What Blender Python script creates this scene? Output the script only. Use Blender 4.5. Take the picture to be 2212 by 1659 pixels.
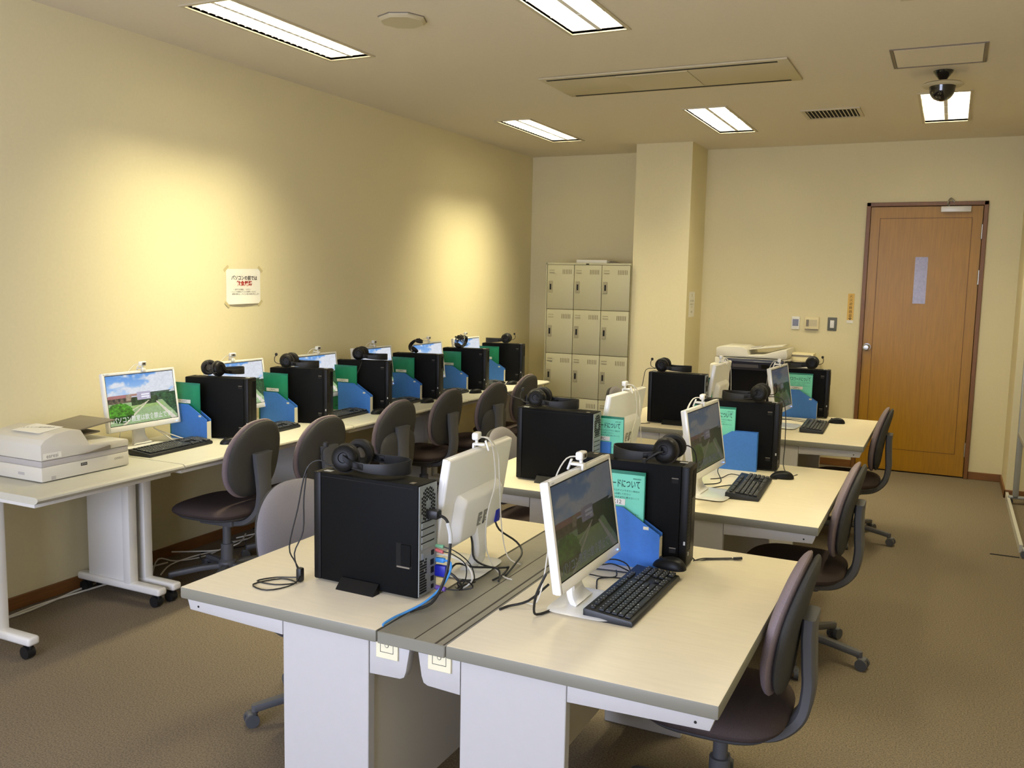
import bpy, bmesh, math, random
import numpy as np
from mathutils import Vector, Matrix, Euler
R = math.radians
PI = math.pi
random.seed(7)
for _o in list(bpy.data.objects):
    bpy.data.objects.remove(_o)
SC = bpy.context.scene
COL = SC.collection

# ------------------------------------------------------------------ camera
def make_camera():
    yw, pt, rl = R(-25.732), R(-6.585), R(1.156)
    fwd = Vector((math.sin(yw) * math.cos(pt), math.cos(yw) * math.cos(pt), math.sin(pt)))
    right = Vector((math.cos(yw), -math.sin(yw), 0))
    up = right.cross(fwd)
    r2 = right * math.cos(rl) + up * math.sin(rl)
    u2 = -right * math.sin(rl) + up * math.cos(rl)
    cd = bpy.data.cameras.new('camera')
    cd.sensor_width = 36.0
    cd.sensor_fit = 'HORIZONTAL'
    cd.lens = 1950.165 * 36.0 / 2212.0
    cd.clip_start = 0.05
    co = bpy.data.objects.new('camera', cd)
    m = Matrix((r2, u2, -fwd)).transposed().to_4x4()
    m.translation = Vector((3.949, 0.0, 1.622))
    co.matrix_world = m
    COL.objects.link(co)
    SC.camera = co
make_camera()

# ------------------------------------------------------------------ light / exposure
SC.view_settings.view_transform = 'Standard'
SC.view_settings.look = 'None'
SC.view_settings.gamma = 1.0
SC.view_settings.use_curve_mapping = False
SC.view_settings.exposure = 0.0
SC.cycles.use_denoising = True
SC.cycles.max_bounces = 8
SC.cycles.diffuse_bounces = 5
SC.cycles.caustics_reflective = False
SC.cycles.caustics_refractive = False
SC.cycles.sample_clamp_indirect = 6.0
W = bpy.data.worlds.new('daylight_world')
SC.world = W
W.use_nodes = True
W.node_tree.nodes['Background'].inputs['Color'].default_value = (0.70, 0.76, 1.0, 1)
W.node_tree.nodes['Background'].inputs['Strength'].default_value = 12.5
LAMP_W = 12.5
WALL_LAMP_W = 17.0
LAMP_COL = (1.0, 0.89, 0.56)
LAMP_SPREAD_WALL = 72
LAMP_SPREAD = 106
TUBE_STRENGTH = 20.0

# room numbers
H = 2.869
YB = 8.583
XW = 4.434
XR2 = 4.62       # right wall beyond the pilaster
YF = -1.35
DZ = 0.70        # island desk height
CZ = 0.715       # wall counter height

# ------------------------------------------------------------------ materials
def srgb(c):
    return tuple(((x / 255.0) / 12.92 if x / 255.0 <= 0.04045 else ((x / 255.0 + 0.055) / 1.055) ** 2.4) for x in c)

def mat(name, col, rough=0.5, metal=0.0, noise=0.0, nscale=40.0, bump=0.0, bscale=200.0, stretch=None, coat=0.0, spec=0.5, col2=None):
    m = bpy.data.materials.new(name)
    m.use_nodes = True
    nt = m.node_tree
    b = nt.nodes['Principled BSDF']
    c = srgb(col) + (1,)
    b.inputs['Base Color'].default_value = c
    b.inputs['Roughness'].default_value = rough
    b.inputs['Metallic'].default_value = metal
    b.inputs['Specular IOR Level'].default_value = spec
    if coat: b.inputs['Coat Weight'].default_value = coat
    tc = nt.nodes.new('ShaderNodeTexCoord')
    src = tc.outputs['Object']
    if stretch:
        mp = nt.nodes.new('ShaderNodeMapping')
        mp.inputs['Scale'].default_value = stretch
        nt.links.new(src, mp.inputs['Vector'])
        src = mp.outputs['Vector']
    n = nt.nodes.new('ShaderNodeTexNoise')
    n.inputs['Scale'].default_value = nscale
    n.inputs['Detail'].default_value = 4
    nt.links.new(src, n.inputs['Vector'])
    mx = nt.nodes.new('ShaderNodeMix')
    mx.data_type = 'RGBA'
    a = tuple(max(0, x * (1 - noise)) for x in c[:3]) + (1,)
    z = tuple(min(1, x * (1 + noise)) for x in c[:3]) + (1,)
    if col2:
        a, z = c, srgb(col2) + (1,)
    mx.inputs['A'].default_value = a
    mx.inputs['B'].default_value = z
    rp = nt.nodes.new('ShaderNodeMapRange')
    rp.inputs['From Min'].default_value = 0.3
    rp.inputs['From Max'].default_value = 0.7
    nt.links.new(n.outputs['Fac'], rp.inputs['Value'])
    nt.links.new(rp.outputs['Result'], mx.inputs['Factor'])
    nt.links.new(mx.outputs['Result'], b.inputs['Base Color'])
    if bump:
        n2 = nt.nodes.new('ShaderNodeTexNoise')
        n2.inputs['Scale'].default_value = bscale
        n2.inputs['Detail'].default_value = 3
        nt.links.new(tc.outputs['Object'], n2.inputs['Vector'])
        bp = nt.nodes.new('ShaderNodeBump')
        bp.inputs['Strength'].default_value = bump
        bp.inputs['Distance'].default_value = 0.002
        nt.links.new(n2.outputs['Fac'], bp.inputs['Height'])
        nt.links.new(bp.outputs['Normal'], b.inputs['Normal'])
    return m

def emis(name, col, strength):
    m = bpy.data.materials.new(name)
    m.use_nodes = True
    nt = m.node_tree
    nt.nodes.clear()
    o = nt.nodes.new('ShaderNodeOutputMaterial')
    e = nt.nodes.new('ShaderNodeEmission')
    e.inputs['Color'].default_value = tuple(col) + (1,)
    e.inputs['Strength'].default_value = strength
    nt.links.new(e.outputs[0], o.inputs[0])
    return m

def screen_mat(name, strength, gloss):
    m = bpy.data.materials.new(name)
    m.use_nodes = True
    nt = m.node_tree
    b = nt.nodes['Principled BSDF']
    b.inputs['Base Color'].default_value = (0.012, 0.014, 0.014, 1)
    b.inputs['Roughness'].default_value = gloss
    at = nt.nodes.new('ShaderNodeAttribute')
    at.attribute_name = 'picture'
    nt.links.new(at.outputs['Color'], b.inputs['Emission Color'])
    b.inputs['Emission Strength'].default_value = strength
    return m

M = dict(
    wall=mat('wall_paper', (224, 214, 176), 0.9, noise=0.015, nscale=60, bump=0.25, bscale=260),
    ceil=mat('ceiling_board', (222, 213, 194), 0.95, noise=0.02, nscale=80, bump=0.3, bscale=300),
    carpet=mat('carpet', (120, 109, 92), 0.97, noise=0.4, nscale=170, bump=0.5, bscale=420, spec=0.1),
    base=mat('baseboard_wood', (124, 82, 40), 0.5, noise=0.12, nscale=8, stretch=(1, 1, 12)),
    door=mat('door_wood', (160, 116, 10), 0.38, noise=0.10, nscale=7, stretch=(14, 14, 0.8)),
    doorf=mat('door_frame_wood', (118, 78, 36), 0.42, noise=0.1, nscale=7, stretch=(10, 10, 1)),
    groove=mat('door_groove', (98, 62, 22), 0.6),
    dglass=mat('door_glass', (112, 94, 98), 0.25, noise=0.25, nscale=60, spec=0.8),
    chrome=mat('brushed_metal', (190, 190, 186), 0.3, 0.9),
    closer=mat('closer_silver', (212, 208, 200), 0.4, 0.2),
    desktop=mat('desk_laminate', (228, 217, 190), 0.36, noise=0.03, nscale=3.0, stretch=(3, 22, 1)),
    edge=mat('desk_edging', (126, 124, 110), 0.5),
    duct=mat('duct_cover_grey', (140, 136, 122), 0.42, noise=0.04, nscale=30),
    ductline=mat('duct_groove', (62, 56, 46), 0.7),
    steel=mat('white_painted_steel', (186, 184, 182), 0.45, noise=0.01),
    modesty=mat('modesty_panel', (205, 198, 182), 0.5),
    dark=mat('dark_gap', (22, 20, 18), 0.8),
    outlet=mat('outlet_cream', (228, 222, 190), 0.45),
    counter=mat('counter_laminate', (198, 196, 182), 0.4, noise=0.02, nscale=30),
    legw=mat('table_leg_white', (228, 226, 220), 0.4),
    pc=mat('black_powder_coat', (8, 9, 10), 0.62, spec=0.13, noise=0.12, nscale=220, bump=0.15, bscale=500),
    pcf=mat('black_plastic', (12, 12, 13), 0.45, spec=0.25),
    pcplate=mat('zinc_plate', (150, 154, 152), 0.45, 0.35),
    hole=mat('black_hole', (6, 6, 7), 0.8),
    white=mat('white_plastic', (232, 231, 226), 0.33, spec=0.5),
    whiteg=mat('white_gloss', (236, 236, 234), 0.2, coat=0.3),
    grille=mat('fine_grey_text', (120, 118, 110), 0.6),
    ink=mat('black_ink', (30, 30, 30), 0.7),
    ink2=mat('dark_green_ink', (18, 62, 60), 0.7),
    red=mat('red_ink', (176, 40, 34), 0.7),
    paper=mat('paper', (238, 236, 228), 0.75),
    tape=mat('old_tape', (200, 186, 140), 0.4),
    kb=mat('keyboard_black', (27, 30, 34), 0.42, bump=0.1),
    key=mat('keycap_black', (38, 41, 45), 0.45),
    legend=mat('key_legend', (190, 192, 190), 0.6),
    rubber=mat('black_rubber', (18, 18, 19), 0.55),
    cush=mat('headset_cushion', (30, 29, 29), 0.7, bump=0.3),
    blue=mat('blue_card', (56, 118, 204), 0.6, noise=0.05, nscale=90, bump=0.1),
    bluein=mat('blue_card_inside', (44, 104, 178), 0.65),
    cardedge=mat('card_edge_cream', (226, 222, 200), 0.6),
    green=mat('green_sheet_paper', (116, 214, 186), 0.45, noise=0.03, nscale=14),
    greend=mat('green_sheet_deep_shaded', (22, 128, 94), 0.4, noise=0.25, nscale=9),  # deeper green; weaker light and blotchy reflections of the wall row put into colour
    greens=mat('green_clear_sleeve', (30, 120, 98), 0.25, noise=0.08, nscale=10),
    fab=mat('chair_fabric_mauve', (136, 123, 126), 0.95, noise=0.13, nscale=420, bump=0.6, bscale=600, spec=0.15),
    fabl=mat('chair_fabric_light', (132, 128, 131), 0.95, noise=0.06, nscale=420, bump=0.5, bscale=600, spec=0.15),
    seatf=mat('seat_fabric_dark', (74, 64, 62), 0.95, noise=0.15, nscale=420, bump=0.6, bscale=600, spec=0.15),
    shell=mat('chair_back_grey', (70, 69, 66), 0.8, noise=0.09, nscale=400, bump=0.4, bscale=600, spec=0.2),
    plast=mat('chair_plastic_grey', (84, 85, 88), 0.5),
    caster=mat('caster_grey', (74, 76, 80), 0.5),
    locker=mat('locker_ivory', (178, 174, 146), 0.5, noise=0.01),
    lockline=mat('locker_gap', (96, 84, 52), 0.8),
    lockh=mat('locker_handle_plate', (150, 144, 120), 0.45),
    lamp_frame=mat('lamp_trim', (196, 186, 160), 0.5),
    refl=mat('lamp_reflector', (240, 238, 230), 0.25),
    tube=emis('fluorescent_tube', (1.0, 0.93, 0.72), TUBE_STRENGTH),
    acgrey=mat('ac_panel', (198, 188, 158), 0.6),
    dome=mat('camera_dome_black', (14, 14, 16), 0.12, coat=0.5),
    copier=mat('copier_white', (208, 204, 192), 0.42),
    copnavy=mat('copier_navy', (34, 40, 66), 0.35),
    beige=mat('beige_plastic', (226, 214, 172), 0.5),
    greyp=mat('grey_plastic', (120, 112, 98), 0.5),
    lav=mat('scanner_band', (176, 172, 170), 0.5),
    cableb=mat('cable_black', (20, 19, 18), 0.45),
    cablew=mat('cable_white', (216, 212, 200), 0.45),
    cablel=mat('cable_blue', (70, 150, 225), 0.4),
    vga=mat('vga_blue', (24, 34, 160), 0.4),
    pink=mat('audio_pink', (232, 120, 120), 0.4),
    mint=mat('audio_green', (130, 190, 150), 0.4),
    purple=mat('ps2_purple', (120, 90, 180), 0.4),
    led=emis('power_led', (0.15, 0.3, 1.0), 4.0),
    sw_grey=mat('switch_grey', (92, 94, 90), 0.5),
    lcd=mat('lcd_grey', (104, 104, 116), 0.3),
    yellow=mat('yellow_sticker', (222, 182, 96), 0.6),
    capt=emis('screen_caption', (0.9, 0.9, 0.85), 0.85),
    captd=emis('screen_caption_angle_dim', (0.9, 0.9, 0.85), 0.10),  # caption copy weakened to imitate viewing from the side
    scr=screen_mat('screen_bright', 1.0, 0.4),
    scrd=screen_mat('screen_angle_dim', 0.11, 0.28),  # same picture, side-on viewing falloff built into a lower emission
    frame_al=mat('aluminium_frame', (170, 172, 166), 0.45, 0.4),
    board=mat('grey_board', (196, 194, 184), 0.4),
    winf=mat('window_frame', (200, 200, 198), 0.4, 0.3),
)

# ------------------------------------------------------------------ mesh helpers
class MB:
    def __init__(s, *mats):
        s.bm = bmesh.new()
        s.mats = list(mats)
    def _mi(s, m):
        if m is None: return 0
        if m not in s.mats: s.mats.append(m)
        return s.mats.index(m)
    def _fin(s, verts, m, X):
        fs = set()
        for v in verts:
            if X is not None: v.co = X @ v.co
            for f in v.link_faces: fs.add(f)
        i = s._mi(m)
        for f in fs: f.material_index = i
    def box(s, lo, hi, m=None, X=None, bev=0.0, seg=2):
        r = bmesh.ops.create_cube(s.bm, size=1.0)
        vs = r['verts']
        for v in vs:
            v.co = Vector(((lo[0] + hi[0]) / 2 + v.co.x * (hi[0] - lo[0]), (lo[1] + hi[1]) / 2 + v.co.y * (hi[1] - lo[1]), (lo[2] + hi[2]) / 2 + v.co.z * (hi[2] - lo[2])))
        if bev:
            es = list({e for v in vs for e in v.link_edges})
            q = bmesh.ops.bevel(s.bm, geom=es, offset=bev, segments=seg, profile=0.5, affect='EDGES')
            vs = list({v for f in q['faces'] for v in f.verts} | {v for v in vs if v.is_valid})
        s._fin(vs, m, X)
        return s
    def cyl(s, p0, p1, r0, r1=None, n=16, m=None, cap=True, X=None):
        r1 = r0 if r1 is None else r1
        p0, p1 = Vector(p0), Vector(p1)
        d = (p1 - p0); L = d.length
        q = bmesh.ops.create_cone(s.bm, cap_ends=cap, segments=n, radius1=r0, radius2=r1, depth=L)
        Rm = d.to_track_quat('Z', 'Y').to_matrix().to_4x4()
        T = Matrix.Translation((p0 + p1) / 2) @ Rm
        s._fin(q['verts'], m, (X @ T) if X is not None else T)
        return s
    def lathe(s, prof, n=24, m=None, X=None):
        rings = []
        vs = []
        for (r, z) in prof:
            if r < 1e-6:
                v = s.bm.verts.new((0, 0, z)); rings.append([v]); vs.append(v)
            else:
                ring = [s.bm.verts.new((r * math.cos(2 * PI * k / n), r * math.sin(2 * PI * k / n), z)) for k in range(n)]
                rings.append(ring); vs += ring
        for a, b in zip(rings, rings[1:]):
            for k in range(n):
                k2 = (k + 1) % n
                if len(a) == 1 and len(b) == 1: continue
                if len(a) == 1: s.bm.faces.new((a[0], b[k], b[k2]))
                elif len(b) == 1: s.bm.faces.new((a[k], b[0], a[k2]))
                else: s.bm.faces.new((a[k], b[k], b[k2], a[k2]))
        s._fin(vs, m, X)
        return s
    def tube(s, pts, r, n=8, m=None, smooth=True, X=None, sub=4):
        P = [Vector(p) for p in pts]
        if smooth and len(P) > 2:
            Q = []
            for i in range(len(P) - 1):
                a, b, c, d = P[max(i - 1, 0)], P[i], P[i + 1], P[min(i + 2, len(P) - 1)]
                for k in range(sub):
                    t = k / sub
                    Q.append(0.5 * ((2 * b) + (c - a) * t + (2 * a - 5 * b + 4 * c - d) * t * t + (3 * b - a - 3 * c + d) * t ** 3))
            Q.append(P[-1]); P = Q
        rr = r if callable(r) else (lambda t: r)
        up = Vector((0, 0, 1))
        t0 = (P[1] - P[0]).normalized()
        if abs(t0.dot(up)) > 0.95: up = Vector((1, 0, 0))
        u = (up - t0 * up.dot(t0)).normalized()
        rings = []; vs = []
        for i, p in enumerate(P):
            t = (P[min(i + 1, len(P) - 1)] - P[max(i - 1, 0)]).normalized()
            u = (u - t * u.dot(t))
            u = u.normalized() if u.length > 1e-6 else t.orthogonal().normalized()
            w = t.cross(u)
            q = rr(i / (len(P) - 1))
            ring = [s.bm.verts.new(p + (u * math.cos(2 * PI * k / n) + w * math.sin(2 * PI * k / n)) * q) for k in range(n)]
            rings.append(ring); vs += ring
        for a, b in zip(rings, rings[1:]):
            for k in range(n):
                s.bm.faces.new((a[k], a[(k + 1) % n], b[(k + 1) % n], b[k]))
        s.bm.faces.new(list(reversed(rings[0]))); s.bm.faces.new(rings[-1])
        s._fin(vs, m, X)
        return s
    def ribbon(s, pts, w, t, up=(0, 0, 1), m=None, X=None, n=6):
        """flat strip swept along pts: width along up, thickness across; w may be a function"""
        P = [Vector(p) for p in pts]
        Q = []
        for i in range(len(P) - 1):
            a, b, c, d = P[max(i - 1, 0)], P[i], P[i + 1], P[min(i + 2, len(P) - 1)]
            for k in range(n):
                q = k / n
                Q.append(0.5 * ((2 * b) + (c - a) * q + (2 * a - 5 * b + 4 * c - d) * q * q + (3 * b - a - 3 * c + d) * q ** 3))
        Q.append(P[-1]); P = Q
        ww = w if callable(w) else (lambda q: w)
        U = Vector(up)
        rings = []; vs = []
        for i, p in enumerate(P):
            tg = (P[min(i + 1, len(P) - 1)] - P[max(i - 1, 0)]).normalized()
            side = tg.cross(U).normalized()
            q = ww(i / (len(P) - 1)) / 2
            c = 0.6
            co = [(q, t / 2 * c), (q * 0.8, t / 2), (-q * 0.8, t / 2), (-q, t / 2 * c), (-q, -t / 2 * c), (-q * 0.8, -t / 2), (q * 0.8, -t / 2), (q, -t / 2 * c)]
            ring = [s.bm.verts.new(p + U * a + side * b) for a, b in co]
            rings.append(ring); vs += ring
        for a, b in zip(rings, rings[1:]):
            for k in range(8):
                s.bm.faces.new((a[k], a[(k + 1) % 8], b[(k + 1) % 8], b[k]))
        s.bm.faces.new(list(reversed(rings[0]))); s.bm.faces.new(rings[-1])
        s._fin(vs, m, X)
        return s
    def prism(s, poly, t, m=None, X=None, bev=0.0):
        """2-D polygon (x,y) extruded 0..t along z"""
        vs = [s.bm.verts.new((x, y, 0)) for x, y in poly]
        f = s.bm.faces.new(vs)
        q = bmesh.ops.extrude_face_region(s.bm, geom=[f])
        v2 = [g for g in q['geom'] if isinstance(g, bmesh.types.BMVert)]
        for v in v2: v.co.z += t
        allv = vs + v2
        bmesh.ops.recalc_face_normals(s.bm, faces=list({f for v in allv for f in v.link_faces}))
        if bev:
            es = list({e for v in allv for e in v.link_edges})
            q = bmesh.ops.bevel(s.bm, geom=es, offset=bev, segments=2, profile=0.5, affect='EDGES')
            allv = list({v for f in q['faces'] for v in f.verts} | {v for v in allv if v.is_valid})
        s._fin(allv, m, X)
        return s
    def pad(s, w, h, t, fn, ex=2.6, n=40, rings=7, dome=1.0, m=None, back=0.5, shape=None):
        """rounded cushion: outline superellipse w x h, thickness t, mapped by fn(a,b,c)->3D; c in 0..t"""
        def out(k):
            th = 2 * PI * k / n
            c, q = math.cos(th), math.sin(th)
            a = abs(c) ** (2 / ex) * (1 if c >= 0 else -1) * w / 2
            b = abs(q) ** (2 / ex) * (1 if q >= 0 else -1) * h / 2
            if shape: a, b = shape(a, b)
            return a, b
        vs = []
        def ring(sc, c):
            r = []
            for k in range(n):
                a, b = out(k)
                r.append(s.bm.verts.new(fn(a * sc, b * sc, c)))
            vs.extend(r)
            return r
        L = []
        for i in range(rings + 1):          # front, centre to rim
            sc = math.sin((i + 0.6) / (rings + 0.6) * PI / 2)
            c = t * (back + (1 - back) * (max(0.0, 1 - sc ** (5)) ** 0.5) * dome)
            L.append(ring(sc, c))
        for i in range(rings, -1, -1):
            sc = math.sin((i + 0.6) / (rings + 0.6) * PI / 2)
            if i == rings: continue
            c = t * (back - back * (max(0.0, 1 - sc ** (5)) ** 0.5) * dome)
            L.append(ring(sc, c))
        for a, b in zip(L, L[1:]):
            for k in range(n):
                s.bm.faces.new((a[k], a[(k + 1) % n], b[(k + 1) % n], b[k]))
        s.bm.faces.new(L[0]); s.bm.faces.new(list(reversed(L[-1])))
        bmesh.ops.recalc_face_normals(s.bm, faces=list({f for v in vs for f in v.link_faces}))
        s._fin(vs, m, None)
        return s
    def mesh(s, me, m=None, X=None):
        """append an existing mesh datablock (text)"""
        n0 = len(s.bm.verts)
        s.bm.from_mesh(me)
        s.bm.verts.ensure_lookup_table()
        s._fin(list(s.bm.verts)[n0:], m, X)
        return s
    def build(s, name, parent=None, world=False, sharp=38):
        me = bpy.data.meshes.new(name)
        bmesh.ops.recalc_face_normals(s.bm, faces=s.bm.faces)
        s.bm.to_mesh(me); s.bm.free()
        for m in s.mats: me.materials.append(m)
        me.polygons.foreach_set('use_smooth', [True] * len(me.polygons))
        me.set_sharp_from_angle(angle=R(sharp))
        o = bpy.data.objects.new(name, me)
        COL.objects.link(o)
        if parent is not None:
            if world:
                bpy.context.view_layer.update()
                me.transform(wmat(parent).inverted())
            o.parent = parent
        return o

def wmat(o):
    m = o.matrix_basis.copy()
    while o.parent is not None:
        o = o.parent
        m = o.matrix_basis @ m
    return m

def tag(o, label=None, cat=None, group=None, kind=None):
    if label: o['label'] = label
    if cat: o['category'] = cat
    if group: o['group'] = group
    if kind: o['kind'] = kind
    return o

def thing(name, label, cat, loc=(0, 0, 0), rz=0.0, group=None):
    o = bpy.data.objects.new(name, None)
    o.empty_display_size = 0.05
    COL.objects.link(o)
    o.location = loc
    o.rotation_euler = (0, 0, rz)
    return tag(o, label, cat, group)

def copy_tree(o, parent=None):
    c = o.copy()
    COL.objects.link(c)
    c.parent = parent
    for ch in [x for x in bpy.data.objects if x.parent == o]:
        copy_tree(ch, c)
    return c

def place(proto, used, loc, rz, label, group=None):
    """the first call moves the prototype, later calls copy it"""
    if proto not in used:
        used.append(proto); o = proto
    else:
        o = copy_tree(proto)
    o.location = loc; o.rotation_euler = (0, 0, rz)
    o['label'] = label
    if group: o['group'] = group
    return o
USED = []

def text_mesh(body, size, align='CENTER', bold=0.0, xs=1.0, sub=2):
    cu = bpy.data.curves.new('lettering', 'FONT')
    cu.body = body; cu.size = size
    cu.align_x = align; cu.align_y = 'CENTER'
    cu.offset = bold
    cu.resolution_u = sub
    o = bpy.data.objects.new('lettering', cu)
    COL.objects.link(o)
    bpy.context.view_layer.update()
    dg = bpy.context.evaluated_depsgraph_get()
    me = bpy.data.meshes.new_from_object(o.evaluated_get(dg))
    bpy.data.objects.remove(o)
    if xs != 1.0: me.transform(Matrix.Diagonal((xs, 1, 1, 1)))
    return me

def face(origin, xdir, ydir, off=0.0):
    """matrix that puts local XY on a plane at origin with the given axes"""
    x = Vector(xdir).normalized(); y = Vector(ydir).normalized(); z = x.cross(y)
    m = Matrix((x, y, z)).transposed().to_4x4()
    m.translation = Vector(origin) + z * off
    return m

# ------------------------------------------------------------------ room shell
def quad(pts, m, name, kind='structure'):
    b = MB(m)
    vs = [b.bm.verts.new(p) for p in pts]
    b.bm.faces.new(vs)
    return b

def slab(name, lo, hi, m):
    o = MB(m).box(lo, hi, m).build(name)
    return tag(o, kind='structure')

slab('floor', (-0.2, YF - 0.2, -0.1), (5.0, YB + 0.2, 0.0), M['carpet'])
slab('wall_left', (-0.15, YF - 0.15, 0.0), (0.0, YB + 0.15, H + 0.3), M['wall'])
slab('wall_right', (XR2, YF - 0.15, 0.0), (XR2 + 0.15, YB + 0.15, H + 0.3), M['wall'])
slab('wall_right_pilaster', (XW, 7.95, 0.0), (XR2, YB, H), M['wall'])
slab('wall_pillar', (1.282, 8.046, 0.0), (1.801, YB, H), M['wall'])
# back wall with the door opening
DX0, DX1, DH = 3.233, 4.178, 2.352
b = MB(M['wall'])
b.box((-0.1, YB, 0), (DX0 + 0.02, YB + 0.15, H + 0.3)).box((DX1 - 0.02, YB, 0), (XR2 + 0.1, YB + 0.15, H + 0.3)).box((DX0 + 0.02, YB, DH - 0.02), (DX1 - 0.02, YB + 0.15, H + 0.3))
tag(b.build('wall_back'), kind='structure')
# front wall (behind the camera) with a wide window
WX0, WX1, WZ0, WZ1 = 0.7, 3.9, 0.6, 2.25
b = MB(M['wall'])
b.box((-0.1, YF - 0.15, 0), (WX0, YF, H + 0.3)).box((WX1, YF - 0.15, 0), (XR2 + 0.1, YF, H + 0.3))
b.box((WX0, YF - 0.15, 0), (WX1, YF, WZ0)).box((WX0, YF - 0.15, WZ1), (WX1, YF, H + 0.3))
tag(b.build('wall_front'), kind='structure')
b = MB(M['winf'])
for x in (WX0, (WX0 + WX1) / 2 - 0.02, WX1 - 0.04): b.box((x, YF - 0.1, WZ0), (x + 0.04, YF - 0.05, WZ1))
for z in (WZ0, WZ1 - 0.04): b.box((WX0, YF - 0.1, z), (WX1, YF - 0.05, z + 0.04))
tag(b.build('window_1'), kind='structure')
tag(MB(M['dark']).box((2.9, YB + 0.15, -0.05), (4.6, YB + 0.2, 2.7)).build('door_light_backing'), kind='structure')  # added unseen slab, keeps world light from leaking through the door gaps
pl = bpy.data.lights.new('window_portal', 'AREA')
pl.shape = 'RECTANGLE'; pl.size = WX1 - WX0; pl.size_y = WZ1 - WZ0
pl.cycles.is_portal = True
po = bpy.data.objects.new('window_portal', pl)
po.location = ((WX0 + WX1) / 2, YF - 0.02, (WZ0 + WZ1) / 2)
po.rotation_euler = (R(90), 0, 0)
COL.objects.link(po)

# ceiling with recesses for lamps
LAMPS = []      # x0,x1,y0,y1,kind
for (y0, y1) in ((3.29, 4.41), (6.55, 7.67)):
    LAMPS.append((0.615, 0.895, y0, y1, 'louvre'))
    LAMPS.append((2.125, 2.415, y0, y1, 'open'))
    LAMPS.append((3.68, 3.97, y0, y1, 'open'))
def ceiling():
    b = MB(M['ceil'])
    xs = sorted({-0.1, XR2 + 0.1} | {q for l in LAMPS for q in l[:2]})
    ys = sorted({YF - 0.1, YB + 0.1} | {q for l in LAMPS for q in l[2:4]})
    for i in range(len(xs) - 1):
        for j in range(len(ys) - 1):
            cx, cy = (xs[i] + xs[i + 1]) / 2, (ys[j] + ys[j + 1]) / 2
            if any(l[0] < cx < l[1] and l[2] < cy < l[3] for l in LAMPS): continue
            b.box((xs[i], ys[j], H), (xs[i + 1], ys[j + 1], H + 0.012))
    b.box((-0.1, YF - 0.1, H + 0.2), (XR2 + 0.1, YB + 0.1, H + 0.25))
    tag(b.build('ceiling'), kind='structure')
ceiling()

def bboard(name, lo, hi):
    tag(MB(M['base']).box(lo, hi, bev=0.003, seg=1).build(name), kind='structure')
bboard('baseboard_left', (0.0, YF, 0), (0.012, YB, 0.065))
bboard('baseboard_back', (1.801, YB - 0.012, 0), (DX0, YB, 0.065))
bboard('baseboard_back_2', (DX1, YB - 0.012, 0), (XW, YB, 0.065))
bboard('baseboard_right', (XW - 0.012, 7.938, 0), (XW, YB - 0.012, 0.065))
bboard('baseboard_right_2', (XW - 0.012, 7.938, 0), (XR2, 7.95, 0.065))
bboard('baseboard_right_3', (XR2 - 0.012, YF, 0), (XR2, 7.938, 0.065))
bboard('baseboard_pillar', (1.27, 8.034, 0), (1.813, 8.046, 0.065))
tag(MB(M['board']).box((XW + 0.0, 6.3, 0), (XW + 0.02, 7.93, 0.05)).build('trim_1'), kind='structure')

# door
def door():
    t = bpy.data.objects.new('door_1', None); COL.objects.link(t); tag(t, kind='structure')
    fw = 0.034
    b = MB(M['doorf'])
    b.box((DX0, YB - 0.025, 0), (DX0 + fw, YB + 0.12, DH), bev=0.003, seg=1)
    b.box((DX1 - fw, YB - 0.025, 0), (DX1, YB + 0.12, DH), bev=0.003, seg=1)
    b.box((DX0, YB - 0.025, DH - fw), (DX1, YB + 0.12, DH), bev=0.003, seg=1)
    b.build('door_frame', t)
    lx0, lx1 = DX0 + fw + 0.002, DX1 - fw - 0.004
    y = YB - 0.005
    b = MB(M['door'])
    b.box((lx0, y, 0.012), (lx1, y + 0.04, DH - fw - 0.004), M['door'])
    ix0, ix1, iz0, iz1 = lx0 + 0.075, lx1 - 0.075, 0.20, DH - fw - 0.10
    for p in ((ix0, iz0, ix0 + 0.004, iz1), (ix1 - 0.004, iz0, ix1, iz1), (ix0, iz0, ix1, iz0 + 0.004), (ix0, iz1 - 0.004, ix1, iz1)):
        b.box((p[0], y - 0.0008, p[1]), (p[2], y + 0.002, p[3]), M['groove'])
    leaf = b.build('door_leaf', t)
    MB(M['dglass']).box((3.648, y - 0.002, 1.487), (3.748, y + 0.01, 1.886)).build('glass_panel', t)
    b = MB(M['chrome'])
    b.cyl((3.305, y, 1.094), (3.305, y - 0.012, 1.094), 0.032, n=24)
    b.cyl((3.305, y - 0.01, 1.094), (3.305, y - 0.04, 1.094), 0.012, n=16)
    b.lathe([(0.0, 0.0), (0.02, 0.002), (0.03, 0.016), (0.027, 0.032), (0.012, 0.04), (0.0, 0.04)], 24, X=face((3.305, y - 0.075, 1.094), (1, 0, 0), (0, 0, 1)) @ Matrix.Rotation(PI, 4, 'X') @ Matrix.Translation((0, 0, -0.04)))
    b.build('door_knob', t)
    b = MB(M['closer'])
    b.box((3.82, y - 0.05, 2.262), (4.05, y, 2.31), bev=0.005)
    b.build('door_closer', t)
    b = MB(M['chrome'])
    b.tube([(3.88, y - 0.03, 2.315), (3.87, y - 0.06, 2.34), (3.89, y - 0.04, 2.375), (3.92, y - 0.03, 2.345)], 0.007, m=M['chrome'])
    b.build('closer_arm', t)
    for z in (0.25, 1.72, 2.1):
        MB(M['chrome']).cyl((DX1 - fw - 0.002, y - 0.008, z - 0.06), (DX1 - fw - 0.002, y - 0.008, z + 0.06), 0.008, n=10).build('hinge', t)
door()

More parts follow.
